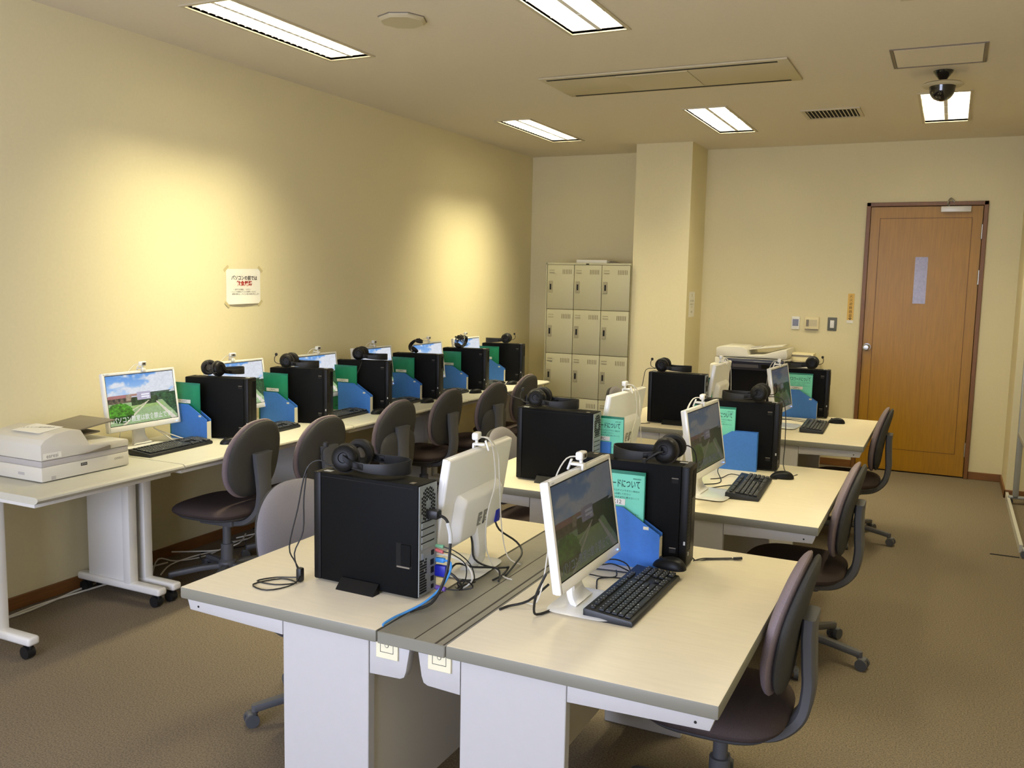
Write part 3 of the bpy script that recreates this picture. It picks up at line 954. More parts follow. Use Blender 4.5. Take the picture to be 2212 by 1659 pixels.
# ------------------------------------------------------------------ monitor (local: screen faces +x, base z=0 on desk)
def vnoise(w, h, cells, seed):
    rg = np.random.RandomState(seed)
    g = rg.rand(cells + 2, cells + 2)
    ys = np.linspace(0, cells, h, endpoint=False); xs = np.linspace(0, cells, w, endpoint=False)
    yi, xi = ys.astype(int), xs.astype(int)
    fy, fx = (ys - yi)[:, None], (xs - xi)[None, :]
    fy, fx = fy * fy * (3 - 2 * fy), fx * fx * (3 - 2 * fx)
    a = g[yi][:, xi]; b_ = g[yi][:, xi + 1]; c = g[yi + 1][:, xi]; d = g[yi + 1][:, xi + 1]
    return (a * (1 - fx) + b_ * fx) * (1 - fy) + (c * (1 - fx) + d * fx) * fy
def picture(w=176, h=110):
    v, u = np.mgrid[0:h, 0:w]
    u = (u + 0.5) / w; v = (v + 0.5) / h          # v up
    n1 = 0.5 * vnoise(w, h, 5, 1) + 0.3 * vnoise(w, h, 11, 2) + 0.2 * vnoise(w, h, 25, 3)
    n2 = 0.5 * vnoise(w, h, 30, 4) + 0.5 * vnoise(w, h, 60, 5)
    P = np.zeros((h, w, 3))
    def put(mask, col, amp=0.0):
        c = np.array(col, float)[None, None, :] * (1 + amp * (n2[..., None] - 0.5) * 2)
        P[mask] = np.broadcast_to(c, P.shape)[mask]
    t = np.clip((v - 0.5) / 0.5, 0, 1)[..., None]
    P[:] = np.array((190, 214, 242)) * (1 - t) + np.array((88, 146, 218)) * t
    cl = np.clip((n1 + 0.55 * np.exp(-(((u - 0.8) / 0.28) ** 2 + ((v - 0.86) / 0.18) ** 2)) + 0.35 * np.exp(-(((u - 0.08) / 0.14) ** 2 + ((v - 0.80) / 0.05) ** 2)) + 0.45 * np.exp(-(((u - 0.6) / 0.4) ** 2 + ((v - 0.66) / 0.09) ** 2)) - 0.55) / 0.22, 0, 1)[..., None]
    P[:] = P * (1 - cl) + (np.array((226, 230, 240)) - 22 * n2[..., None]) * cl
    ground = v < 0.50
    put(ground, (150, 176, 128), 0.08)
    put((v < 0.60) & (v > 0.42) & (u > 0.50), (66, 82, 70), 0.5)                       # far trees
    put((v > 0.44) & (v < 0.54) & (u < 0.42), (96, 84, 70), 0.35)                      # building walls
    put((v > 0.47) & (v < 0.54) & (u < 0.42) & ((u * 40).astype(int) % 3 == 0), (60, 56, 52))
    put((v > 0.535) & (v < 0.595 + 0.03 * u) & (u < 0.27), (168, 112, 112), 0.08)      # red roof
    put((v > 0.47) & (v < 0.60) & (u > 0.26) & (u < 0.34), (160, 142, 122), 0.15)
    put((v > 0.55) & (v < 0.60) & (u > 0.33) & (u < 0.43), (172, 132, 122), 0.08)
    put((v > 0.52 + 0) & (v < 0.52 + 0.45 * (u - 0.80)) & (u > 0.80) & (u < 0.93), (86, 84, 92), 0.2)
    put((v > 0.50) & (v < 0.52 + 1.0 * (u - 0.86)) & (u > 0.88), (196, 200, 206), 0.1)
    put((v < 0.52) & (v > 0.36) & (u > 0.33) & (u < 0.72), (46, 66, 38), 0.5)          # hedges
    put((np.abs(v - 0.33) < 0.03) & (u > 0.2) & (u < 0.8), (150, 180, 110), 0.1)
    for (a, w0) in ((0.56, 0.012), (0.40, 0.010)):
        put((v < 0.44) & (np.abs(u - (0.57 - (0.42 - v) * (0.9 if a > 0.5 else 1.6))) < w0 + 0.03 * (0.42 - v)), (212, 204, 180), 0.06)
    put((v < 0.40) & (np.abs(u - (0.70 + (0.40 - v) * 0.62)) < 0.012 + 0.07 * (0.40 - v)), (214, 208, 190), 0.06)
    put((v < 0.56 - 0.0 * u) & (v > 0.02) & (u > 0.745 + (0.42 - v) * 0.60 + 0.04), (44, 74, 48), 0.6)
    tr = (((u - 0.16) / 0.19) ** 2 + ((v - 0.24) / 0.20) ** 2 + 0.5 * (n2 - 0.5)) < 1
    put(tr, (70, 132, 34), 0.55)
    put(tr & (v < 0.18), (34, 74, 24), 0.5)
    put((u > 0.42) & (u < 0.62) & (v > 0.46) & (v < 0.63), (178, 172, 196), 0.03)      # login box
    for vv in (0.565, 0.525): put((u > 0.485) & (u < 0.60) & (np.abs(v - vv) < 0.014), (240, 240, 250))
    put((u > 0.56) & (u < 0.60) & (np.abs(v - 0.492) < 0.01), (225, 225, 240))
    return np.clip(P, 0, 255)
PIC = picture()
def screen_mesh(w, h, m):
    ph, pw = PIC.shape[:2]
    co = np.zeros(((ph + 1) * (pw + 1), 3))
    yy, xx = np.mgrid[0:ph + 1, 0:pw + 1]
    # screen faces +x: viewer's left is -y
    co[:, 1] = (xx.ravel() / pw - 0.5) * w
    co[:, 2] = (yy.ravel() / ph) * h
    idx = np.arange((ph + 1) * (pw + 1)).reshape(ph + 1, pw + 1)
    f = np.stack([idx[:-1, :-1], idx[:-1, 1:], idx[1:, 1:], idx[1:, :-1]], -1).reshape(-1, 4)
    me = bpy.data.meshes.new('display')
    me.from_pydata(co.tolist(), [], f.tolist())
    a = me.attributes.new('picture', 'FLOAT_COLOR', 'FACE')
    lin = PIC.reshape(-1, 3) / 255.0
    lin = np.where(lin <= 0.04045, lin / 12.92, ((lin + 0.055) / 1.055) ** 2.4)
    col = np.concatenate([lin, np.ones((len(lin), 1))], 1).astype(np.float32)
    a.data.foreach_set('color', col.ravel())
    me.materials.append(m)
    return me
MW, MH, MT = 0.463, 0.3025, 0.034
def make_monitor(dim, tilt):
    t = thing('monitor', 'monitor', 'monitor', group='white flat monitors')
    zb = 0.100      # bottom of the panel above the desk
    hd = bpy.data.objects.new('screen_housing', None)
    # housing (tilted) mesh, local panel frame: x forward, z up from panel bottom
    X = Matrix.Translation((0, 0, zb)) @ Matrix.Rotation(R(-tilt), 4, 'Y')
    b = MB(M['white'])
    bw, bt = 0.015, 0.030     # side bezel, bottom bezel
    sw, sh = MW - 2 * bw, MH - bw - bt - 0.004
    # frame of four bars + back shell
    b.box((-MT * 0.55, -MW / 2, 0), (0, -MW / 2 + bw, MH), M['whiteg'], X, bev=0.004)
    b.box((-MT * 0.55, MW / 2 - bw, 0), (0, MW / 2, MH), M['whiteg'], X, bev=0.004)
    b.box((-MT * 0.55, -MW / 2 + 0.002, 0), (0, MW / 2 - 0.002, bt), M['whiteg'], X, bev=0.004)
    b.box((-MT * 0.55, -MW / 2 + 0.002, MH - bw), (0, MW / 2 - 0.002, MH), M['whiteg'], X, bev=0.004)
    b.box((-MT * 0.8, -MW / 2 + 0.001, 0.001), (-0.006, MW / 2 - 0.001, MH - 0.001), M['white'], X, bev=0.006, seg=3)
    hs = b.build('screen_housing', t)
    # rear bulge
    b = MB(M['white'])
    prof = [(-0.155, 0.02), (0.155, 0.02), (0.155, 0.155), (0.14, 0.178), (-0.14, 0.178), (-0.155, 0.155)]
    vs0 = [b.bm.verts.new(X @ Vector((-MT * 0.78, y * 1.06, z * 1.05 - 0.004))) for y, z in prof]
    vs1 = [b.bm.verts.new(X @ Vector((-MT - 0.026, y * 0.93, 0.10 + (z - 0.10) * 0.82)))for y, z in prof]
    for k in range(6): b.bm.faces.new((vs0[k], vs0[(k + 1) % 6], vs1[(k + 1) % 6], vs1[k]))
    b.bm.faces.new(list(reversed(vs1))); b.bm.faces.new(vs0)
    bmesh.ops.bevel(b.bm, geom=list(b.bm.edges), offset=0.009, segments=3, profile=0.5, affect='EDGES')
    b.build('rear_cover', t)
    b = MB(M['grille'])
    Xb = X @ face((-MT - 0.0268, 0.0, 0.085), (0, -1, 0), (0, 0, 1))
    rg = random.Random(5)
    for k in range(11):
        z = 0.020 - k * 0.004
        for q in range(2):
            x0 = -0.038 + q * 0.042
            b.box((x0, z - 0.0012, 0), (x0 + 0.012 + 0.022 * rg.random(), z + 0.0008, 0.0006), M['grille'], Xb)
    b.box((0.006, -0.024, 0), (0.012, -0.014, 0.0008), M['ink'], Xb)
    b.build('rating_label', t)
    # display
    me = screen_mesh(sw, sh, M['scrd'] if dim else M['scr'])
    me.transform(X @ Matrix.Translation((-0.002, 0, bt + 0.002)))
    d = bpy.data.objects.new('display', me); COL.objects.link(d); d.parent = t
    b = MB(M['hole'])
    z0, z1 = bt, MH - bw
    for q in ((-sw / 2 - 0.001, z0 - 0.001, sw / 2 + 0.001, z0 + 0.002), (-sw / 2 - 0.001, z1 - 0.0025, sw / 2 + 0.001, z1 + 0.0005), (-sw / 2 - 0.0008, z0, -sw / 2 + 0.0012, z1), (sw / 2 - 0.0012, z0, sw / 2 + 0.0008, z1)):
        b.box((-0.004, q[0], q[1]), (-0.0012, q[2], q[3]), M['hole'], X)
    b.build('screen_gasket', d)
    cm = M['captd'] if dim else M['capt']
    b = MB(cm)
    b.mesh(text_mesh('パソコン教室は飲食禁止です！', 0.0335, bold=0.0004, xs=0.86), cm, X @ face((-0.0016, 0.0, bt + 0.026), (0, 1, 0), (0, 0, 1)))
    b.build('caption', d)
    MB(M['led']).box((-0.001, MW / 2 - 0.033, 0.010), (0.0008, MW / 2 - 0.026, 0.014), X=X).build('power_light', t)
    b = MB(M['grille'])
    b.mesh(text_mesh('acer', 0.010), M['grille'], X @ face((0.0006, -MW / 2 + 0.03, MH - 0.008), (0, 1, 0), (0, 0, 1)))
    b.build('maker_mark', t)
    # neck and base
    b = MB(M['white'])
    b.ribbon([(-0.050, 0, 0.175), (-0.058, 0, 0.12), (-0.062, 0, 0.07), (-0.052, 0, 0.03), (-0.03, 0, 0.008)], lambda q: 0.07 + 0.055 * max(0, q - 0.6) * 2.5, 0.028, up=(0, 1, 0), m=M['white'])
    b.build('neck', t)
    b = MB(M['whiteg'])
    b.pad(0.20, 0.24, 0.012, lambda a, c, q: Vector((-0.005 + a, c, q)), ex=6, n=48, rings=3, dome=0.9)
    b.build('stand_base', t)
    return t
mon_b = make_monitor(False, 8)
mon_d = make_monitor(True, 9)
MN = [
    (3.085, 2.354, DZ, -0.8, 1, 'white monitor on the front right desk, screen turned to the aisle'),
    (3.053, 3.885, DZ, -3.6, 1, 'white monitor on the middle right desk left of the level blue box'),
    (3.016, 6.058, DZ, -4.2, 1, 'white monitor on the rear right desk before the copier'),
    (2.587, 2.476, DZ, 182.8, 1, 'white monitor seen from behind on the front left desk'),
    (2.503, 4.170, DZ, 177, 1, 'white monitor seen from behind on the middle left desk'),
    (2.535, 6.065, DZ, 180, 1, 'white monitor seen from behind on the rear left desk'),
    (0.208, 3.372, CZ, -0.8, 0, 'lit white monitor nearest the scanner, whole campus picture showing'),
    (0.189, 4.093, CZ, -3.0, 0, 'lit white monitor behind the first wall-row tower'),
    (0.244, 4.779, CZ, 0.5, 0, 'lit white monitor behind the second wall-row tower'),
    (0.192, 5.510, CZ, -3.0, 0, 'lit white monitor behind the third wall-row tower'),
    (0.250, 6.190, CZ, 0.2, 0, 'lit white monitor behind the fourth wall-row tower'),
    (0.192, 6.950, CZ, -0.8, 0, 'lit white monitor behind the fifth wall-row tower, farthest screen'),
]
MONS = []
for x, y, z, a, dm, l_ in MN:
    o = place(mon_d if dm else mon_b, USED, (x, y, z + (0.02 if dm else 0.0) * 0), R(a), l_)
    MONS.append(o)

# ------------------------------------------------------------------ webcam (local: lens faces +x, base z=0 at the monitor's top edge)
def make_webcam():
    t = thing('webcam', 'webcam', 'webcam', group='small white webcams clipped on the monitors')
    b = MB(M['whiteg'])
    b.box((-0.011, -0.021, 0.018), (0.011, 0.021, 0.042), M['whiteg'], bev=0.006, seg=3)
    b.build('camera_head', t)
    b = MB(M['greyp'])
    b.box((0.010, -0.013, 0.023), (0.0125, 0.013, 0.037), M['greyp'], bev=0.001, seg=1)
    b.cyl((0.0122, 0, 0.03), (0.0134, 0, 0.03), 0.0045, n=14, m=M['hole'])
    b.build('lens_window', t)
    b = MB(M['white'])
    b.box((-0.030, -0.011, 0.0), (0.012, 0.011, 0.008), M['white'], bev=0.003)
    b.box((0.004, -0.012, -0.012), (0.012, 0.012, 0.006), M['white'], bev=0.003)
    b.cyl((0, 0, 0.006), (0, 0, 0.020), 0.005, n=10)
    b.box((-0.036, -0.004, -0.028), (-0.030, 0.004, 0.006), M['white'], X=Matrix.Rotation(R(20), 4, 'Y'), bev=0.001, seg=1)
    b.build('clip', t)
    return t
webcam = make_webcam()
WCL = ['on the front right screen', 'on the middle right screen', 'on the rear right screen', 'on the front left screen, seen from behind', 'on the middle left screen, seen from behind', 'on the rear left screen, seen from behind',
       'on the lit screen nearest the scanner', 'on the second lit screen of the wall row', 'on the third lit screen of the wall row', 'on the fourth lit screen of the wall row', 'on the fifth lit screen of the wall row', 'on the farthest lit screen of the wall row']
WCY = [0.0, -0.01, 0.0, 0.0, 0.0, 0.0, 0.02, -0.02, 0.03, 0.02, 0.02, -0.02]
for i, m_ in enumerate(MONS):
    tilt = 9 if MN[i][4] else 8
    off = wmat(m_) @ Vector((-MH * math.sin(R(tilt)) - 0.001, WCY[i], 0.100 + MH * math.cos(R(tilt)) + 0.0035))
    o = place(webcam, USED, off, R(MN[i][3]) + R([0, 5, 0, 8, 0, 0, 6, -14, 0, 5, 5, 8][i]), 'small white webcam clipped ' + WCL[i])
    if i in (0, 1, 2, 3, 4, 5):      # visible white leads
        w_ = wmat(m_)
        def L_(x, y, z): return w_ @ Vector((x, y, z))
        tz = 0.10 + MH
        if i >= 3:
            pts = [L_(-0.055, WCY[i] + 0.0, tz + 0.028), L_(-0.085, WCY[i] - 0.02, tz + 0.015), L_(-0.095, WCY[i] - 0.035, tz - 0.05), L_(-0.098, WCY[i] - 0.035, tz - 0.13), L_(-0.095, WCY[i] + 0.01, tz - 0.21), L_(-0.085, WCY[i] + 0.0, 0.09), L_(-0.10, WCY[i] - 0.01, 0.03), L_(-0.155, WCY[i] + 0.03, 0.004), L_(-0.20, WCY[i] + 0.05, 0.003)]
        else:
            pts = [L_(-0.055, WCY[i], tz + 0.025), L_(-0.085, WCY[i] - 0.02, tz + 0.02), L_(-0.10, WCY[i] - 0.06, tz - 0.03), L_(-0.11, WCY[i] - 0.05, tz - 0.1), L_(-0.11, WCY[i] - 0.09, 0.12), L_(-0.13, WCY[i] - 0.1, 0.02), L_(-0.18, WCY[i] - 0.08, 0.004)]
        MB(M['cablew']).tube(pts, 0.0021, n=8, m=M['cablew']).build('webcam_lead', o, world=True)

# ------------------------------------------------------------------ keyboard (local: typist side +x, long along y)
def make_keyboard():
    t = thing('keyboard', 'keyboard', 'keyboard', group='black keyboards')
    Lk, Dk = 0.445, 0.145
    def zt(x): return 0.018 + (0.012 * (-(x) / Dk + 0.5))     # higher at the back (-x)
    poly = [(-Dk / 2, 0.006), (-Dk / 2 + 0.01, 0.0), (Dk / 2 - 0.004, 0.0), (Dk / 2, 0.006), (Dk / 2 - 0.004, zt(Dk / 2) - 0.002), (-Dk / 2 + 0.003, zt(-Dk / 2)), (-Dk / 2, zt(-Dk / 2) - 0.004)]
    b = MB(M['kb'])
    b.prism(poly, Lk, X=face((0, Lk / 2, 0), (1, 0, 0), (0, 0, 1)), bev=0.0015)
    b.build('keyboard_body', t)
    sl = math.atan2(0.012, Dk)
    kb, lg = MB(M['key']), MB(M['legend'])
    rg = random.Random(11)
    p = 0.019
    def key(x, y, w=1.0, h=1.0):
        wy, wx = p * w - 0.0025, p * 0.98 * h - 0.003
        X = Matrix.Translation((x, y, zt(x) + 0.0005)) @ Matrix.Rotation(sl, 4, 'Y')
        kb.box((-wx / 2, -wy / 2, -0.001), (wx / 2, wy / 2, 0.0055), M['key'], X, bev=0.0014, seg=1)
        a = 0.0022 if w < 1.6 else 0.006
        lg.box((-0.003 - 0.0025, -wy / 2 + 0.004, 0.0056), (-0.0005 - 0.0015, -wy / 2 + 0.004 + a, 0.0060), M['legend'], X)
        if rg.random() < 0.6 and w < 1.3:
            lg.box((0.0015, 0.001, 0.0056), (0.0035, 0.0035, 0.0060), M['legend'], X)
    # typist at +x looking to -x: their left is -y
    y0 = -Lk / 2 + 0.012
    rows = [(-0.050, None), (-0.024, [1] * 13 + [2]), (-0.005, [1.5] + [1] * 12 + [1.5]), (0.014, [1.8] + [1] * 11 + [2.2]), (0.033, [2.3] + [1] * 10 + [2.7]), (0.052, [1.3, 1.2, 1.2, 1, 4.6, 1, 1, 1.2, 1.2, 1.3])]
    for x, ws in rows:
        if ws is None:
            for k in range(13):
                y = y0 + p * (k + 0.5) + (0.0 if k == 0 else 0.012 + 0.009 * ((k - 1) // 4))
                key(x, y, 0.95, 0.8)
            for k in range(3): key(x, y0 + p * (15.8 + k), 1, 0.8)
            continue
        y = y0
        for w in ws:
            key(x, y + p * w / 2, w); y += p * w
        r = rows.index((x, ws))
        if r in (1, 2):
            for k in range(3): key(x, y0 + p * (15.8 + k))
        if r == 4: key(x, y0 + p * 16.8)
        if r == 5:
            for k in range(3): key(x, y0 + p * (15.8 + k))
        for k in range(4):
            if r == 5 and k == 1: continue
            key(x, y0 + p * (19.2 + k * 0.97))
    kb.build('keycaps', t)
    lg.build('key_legends', t)
    return t
kbd = make_keyboard()
KB = [((3.172, 2.470, DZ), -1, 'black keyboard on the front right desk, mouse resting on its end'),
      ((3.186, 4.080, DZ), 3, 'black keyboard on the middle right desk'),
      ((3.205, 6.100, DZ), 2, 'black keyboard on the rear right desk'),
      ((0.372, 3.385, CZ), 3, 'black keyboard before the lit screen nearest the scanner'),
      ((0.42, 4.060, CZ), 4, 'black keyboard between the first and second wall-row towers'),
      ((0.425, 4.760, CZ), 2, 'black keyboard between the second and third wall-row towers'),
      ((0.42, 5.440, CZ), 2, 'black keyboard between the third and fourth wall-row towers'),
      ((0.44, 6.130, CZ), 2, 'black keyboard between the fourth and fifth wall-row towers'),
      ((0.42, 6.840, CZ), 2, 'black keyboard between the fifth and last wall-row towers')]
for loc, a, l_ in KB: place(kbd, USED, loc, R(a), l_)

# ------------------------------------------------------------------ mouse (local: front -x)
def make_mouse():
    t = thing('computer_mouse', 'mouse', 'mouse', group='black mice')
    b = MB(M['pcf'])
    b.pad(0.112, 0.062, 0.036, lambda a, c, q: Vector((a, c, q * (1 - 0.35 * ((a - 0.012) / 0.056) ** 2))), ex=2.4, n=32, rings=7, back=0.12, dome=1)
    b.build('mouse_body', t)
    MB(M['rubber']).cyl((-0.030, -0.003, 0.028), (-0.030, 0.003, 0.028), 0.006, n=14).build('scroll_wheel', t)
    return t
mouse = make_mouse()
MS = [((3.205, 2.716, DZ + 0.026), -12, 'black mouse resting on the end of the front right keyboard'),
      ((3.275, 4.405, DZ), 10, 'black mouse beside the middle right keyboard'),
      ((3.305, 6.410, DZ), 5, 'black mouse beside the rear right keyboard'),
      ((0.56, 4.990, CZ), 60, 'black mouse at the foot of the third wall-row tower'),
      ((0.545, 5.640, CZ), 70, 'black mouse at the foot of the fourth wall-row tower'),
      ((0.576, 6.330, CZ), 60, 'black mouse at the foot of the fifth wall-row tower'),
      ((0.553, 7.040, CZ), 60, 'black mouse at the foot of the last wall-row tower'),
      ((0.51, 3.660, CZ), 50, 'black mouse at the foot of the first wall-row tower')]
MICE = [place(mouse, USED, loc, R(a), l_) for loc, a, l_ in MS]

# ------------------------------------------------------------------ magazine box and green sheet (local: low open front +x)
def make_magbox():
    t = thing('magazine_box', 'box', 'file box', group='blue cardboard file boxes')
    L, T, Hh = 0.250, 0.032, 0.195
    poly = [(-L / 2, 0), (L / 2, 0), (L / 2, 0.118), (0.0, Hh), (-L / 2, Hh)]
    for s in (-1, 1):
        b = MB(M['blue'])
        b.prism(poly, 0.003, X=face((0, s * T / 2 + (0.0015), 0), (1, 0, 0), (0, 0, 1)))
        b.build('side_board', t)
    b = MB(M['blue'])
    b.box((-L / 2, -T / 2, 0), (-L / 2 + 0.003, T / 2, Hh)).box((-L / 2, -T / 2, 0), (L / 2, T / 2, 0.003))
    b.build('spine_board', t)
    b = MB(M['cardedge'])
    b.box((L / 2 - 0.003, -T / 2, 0.0), (L / 2 + 0.0005, T / 2, 0.108), M['cardedge'])
    b.build('front_board', t, )
    b = MB(M['paper'])
    b.box((0.07, -T / 2 - 0.0022, 0.142), (0.088, -T / 2 - 0.001, 0.152), M['cardedge'], X=Matrix.Translation((0.0, 0, -0.012)))
    b.build('corner_sticker', t)
    return t
def make_sheet(printed, number='CRPC'):
    t = thing('plastic_folder', 'sheet', 'folder', group='green clear folders standing in the blue boxes')
    w, h = 0.215, 0.300
    MB(M['greens']).box((-w / 2, 0.0012, 0), (w / 2, 0.0035, h + 0.008)).build('folder_sleeve', t)
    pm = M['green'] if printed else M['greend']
    p = MB(pm)
    p.box((-w / 2 + 0.002, 0.0, 0), (w / 2 - 0.003, 0.0011, h - 0.003))
    sh = p.build('paper_sheet', t)
    X = face((0, -0.0002, 0), (1, 0, 0), (0, 0, 1))
    if printed:
        b = MB(M['ink2'])
        b.mesh(text_mesh('パスワードについて', 0.029, 'RIGHT', bold=0.0004, xs=0.56), M['ink2'], X @ Matrix.Translation((w / 2 - 0.016, h - 0.036, 0.0003)))
        b.build('title_lettering', sh)
        b = MB(M['ink2'])
        for k, q in enumerate(('パスワードを忘れてログインできない場合は', 'カウンターへお越しください', 'パスワードは本人以外に教えないこと', '', '使用後は必ずシャットダウンしてください')):
            if q: b.mesh(text_mesh(q, 0.0075, 'RIGHT', sub=1), M['ink2'], X @ Matrix.Translation((w / 2 - 0.018 - 0.03 * (k % 2), h - 0.058 - k * 0.0115 - (0.03 if k > 3 else 0), 0.0003)))
        b.mesh(text_mesh('情報処理室', 0.0055, 'RIGHT', sub=1), M['ink2'], X @ Matrix.Translation((w / 2 - 0.014, h - 0.016, 0.0003)))
        b.build('small_lettering', sh)
    b = MB(M['paper'])
    b.box((-0.048, h - 0.106, 0.0003), (0.042, h - 0.086, 0.0012), M['paper'], X)
    b.mesh(text_mesh(number, 0.018, xs=1.05), M['ink'] if printed else M['grille'], X @ Matrix.Translation((-0.003, h - 0.096, 0.0014)))
    b.build('number_label', t)
    return t
magbox = make_magbox()
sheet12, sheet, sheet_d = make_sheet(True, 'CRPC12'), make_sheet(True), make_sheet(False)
# y offset positions: box near side face at tower near side minus box thickness
BX = [  # front lower corner of the near side x,y,z, yaw, labels
    (3.160, 2.748, DZ, 1.5, 'on the front right desk, nearest the camera', 'marked RPC12 on the front right desk'),
    (3.136, 4.483, DZ, 1.0, 'turned level side up on the middle right desk', 'in the level blue box on the middle right desk'),
    (3.158, 6.538, DZ, 2.0, 'on the rear right desk near the door', 'on the rear right desk near the door'),
    (0.360, 3.640, CZ, 3.0, 'before the first wall-row tower', 'before the first wall-row tower'),
    (0.410, 4.308, CZ, 4.0, 'before the second wall-row tower', 'before the second wall-row tower'),
    (0.500, 4.975, CZ, 4.0, 'before the third wall-row tower', 'fully visible before the third wall-row tower'),
    (0.420, 5.738, CZ, 5.0, 'before the fourth wall-row tower', 'before the fourth wall-row tower'),
    (0.425, 6.450, CZ, 5.0, 'before the fifth wall-row tower', 'before the fifth wall-row tower'),
    (0.410, 7.170, CZ, 5.0, 'before the last wall-row tower', 'before the last wall-row tower'),
]
for i, (bx_, by_, bz_, a, l1, l2) in enumerate(BX):
    ca, sa = math.cos(R(a)), math.sin(R(a))
    c = (bx_ - 0.125 * ca - 0.019 * sa, by_ - 0.125 * sa + 0.019 * ca, bz_)
    place(magbox, USED, c, R(a) + (PI if i == 1 else 0), 'blue cardboard file box ' + l1)   # the second stands slope to the back
    k = (-0.04, -0.095, -0.02, -0.04, -0.04, -0.095, -0.04, -0.04, -0.04)[i]
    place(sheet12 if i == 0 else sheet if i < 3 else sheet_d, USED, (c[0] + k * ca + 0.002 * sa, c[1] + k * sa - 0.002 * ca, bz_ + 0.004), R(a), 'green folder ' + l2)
# boxes of the left island desks, seen from behind the towers
place(magbox, USED, (2.46, 2.29, DZ), R(180), 'blue cardboard file box mostly hidden behind the front left tower')
place(magbox, USED, (2.47, 3.87, DZ), R(180), 'blue cardboard file box peeking out behind the middle left tower')
place(magbox, USED, (2.43, 5.86, DZ), R(180), 'blue cardboard file box behind the rear left tower')
place(sheet, USED, (2.545, 3.868, DZ + 0.004), R(0), 'green folder peeking out behind the middle left tower')
place(sheet, USED, (2.475, 5.858, DZ + 0.004), R(0), 'green folder peeking out behind the rear left tower')

# ------------------------------------------------------------------ headset
def boom(raised):
    b = MB(M['rubber'])
    if raised:
        b.tube([(-0.03, -0.072, 0.035), (-0.055, -0.075, 0.025), (-0.085, -0.07, 0.035), (-0.092, -0.06, 0.06), (-0.085, -0.052, 0.075)], 0.0022, n=8, m=M['rubber'])
        q = (-0.085, -0.05, 0.080)
    else:
        b.tube([(-0.018, 0.082, 0.046), (0.0, 0.088, 0.040), (0.02, 0.09, 0.026), (0.035, 0.088, 0.014)], 0.0035, n=8, m=M['rubber'])
        q = (0.040, 0.087, 0.012)
    b.lathe([(0, -0.010), (0.007, -0.007), (0.009, 0.0), (0.007, 0.007), (0, 0.010)], 14, M['cush'], Matrix.Translation(q))
    return b.build('microphone_boom')
def make_headset():
    t = thing('headset', 'headset', 'headset', group='black headsets lying on the towers')
    b = MB(M['rubber'])
    pts = [(0.0, -0.062, 0.030), (0.055, -0.072, 0.024), (0.115, -0.062, 0.022), (0.155, -0.03, 0.022), (0.166, 0.0, 0.022), (0.155, 0.03, 0.022), (0.115, 0.062, 0.022), (0.055, 0.072, 0.024), (0.0, 0.062, 0.030)]
    b.ribbon(pts, lambda q: 0.024 + 0.018 * math.sin(PI * q) ** 2, 0.004, up=(0, 0, 1), m=M['rubber'])
    b.build('headband', t)
    for s in (-1, 1):
        X = Matrix.Translation((-0.018, s * 0.058, 0.046)) @ Matrix.Rotation(R(s * -90 + s * 12), 4, 'X') @ Matrix.Rotation(R(8), 4, 'Y')
        b = MB(M['pcf'])
        b.lathe([(0, 0.013), (0.014, 0.013), (0.016, 0.016), (0.030, 0.015), (0.038, 0.009), (0.041, 0.0), (0.041, -0.004), (0.0, -0.004)], 28, M['pcf'], X)
        c = b.build('ear_cup', t)
        b = MB(M['cush'])
        b.lathe([(0.018, -0.004), (0.041, -0.004), (0.045, -0.011), (0.042, -0.019), (0.033, -0.023), (0.022, -0.019), (0.018, -0.012), (0.018, -0.004)], 28, M['cush'], X)
        b.lathe([(0.0, -0.008), (0.021, -0.008)], 28, M['greyp'], X)
        b.build('ear_cushion', c)
        b = MB(M['pcf'])
        b.ribbon([(-0.012, s * 0.080, 0.052), (0.004, s * 0.076, 0.040), (0.02, s * 0.068, 0.030), (0.05, s * 0.072, 0.026)], 0.018, 0.007, up=(0, 0, 1), m=M['pcf'])
        b.build('ear_arm', c)
    boom(True).parent = t
    return t
headset = make_headset()
HT = 0.338
HS = [  # x,y,z,yaw,rotx
    ((2.375, 2.215, DZ + HT), 8, 0, 'black headset on the front left tower, band looped to the right'),
    ((2.285, 3.795, DZ + HT), 5, 0, 'black headset on the middle left tower'),
    ((2.285, 5.795, DZ + HT), 5, 0, 'black headset on the rear left tower'),
    ((3.135, 2.842, DZ + HT), 183, 0, 'black headset on the front right tower, cup facing us'),
    ((3.10, 4.592, DZ + HT), 183, 0, 'black headset on the middle right tower'),
    ((3.08, 6.62, DZ + HT), 185, 0, 'black headset on the rear right tower'),
    ((0.285, 3.80, CZ + HT), 75, 0, 'black headset on the first wall-row tower, folded in a heap'),
    ((0.30, 4.43, CZ + HT), 20, 0, 'black headset on the second wall-row tower'),
    ((0.335, 5.135, CZ + HT), 20, 0, 'black headset on the third wall-row tower'),
    ((0.34, 5.83, CZ + HT + 0.02), 110, 60, 'black headset bunched upright on the fourth wall-row tower'),
    ((0.30, 6.54, CZ + HT + 0.02), 80, 70, 'black headset wound in its own lead on the fifth wall-row tower'),
    ((0.36, 7.27, CZ + HT), 200, 0, 'black headset on the last wall-row tower beside the lockers'),
]
HEADS = []
for loc, a, rx, l_ in HS:
    o = place(headset, USED, loc, R(a), l_)
    HEADS.append(o)
low_boom = boom(False)
for i in (3, 8):
    for ch in [q for q in bpy.data.objects if q.parent == HEADS[i] and q.name.startswith('microphone_boom')]:
        ch.data = low_boom.data
bpy.data.objects.remove(low_boom)
for o in HEADS: o.location.z += 0.004
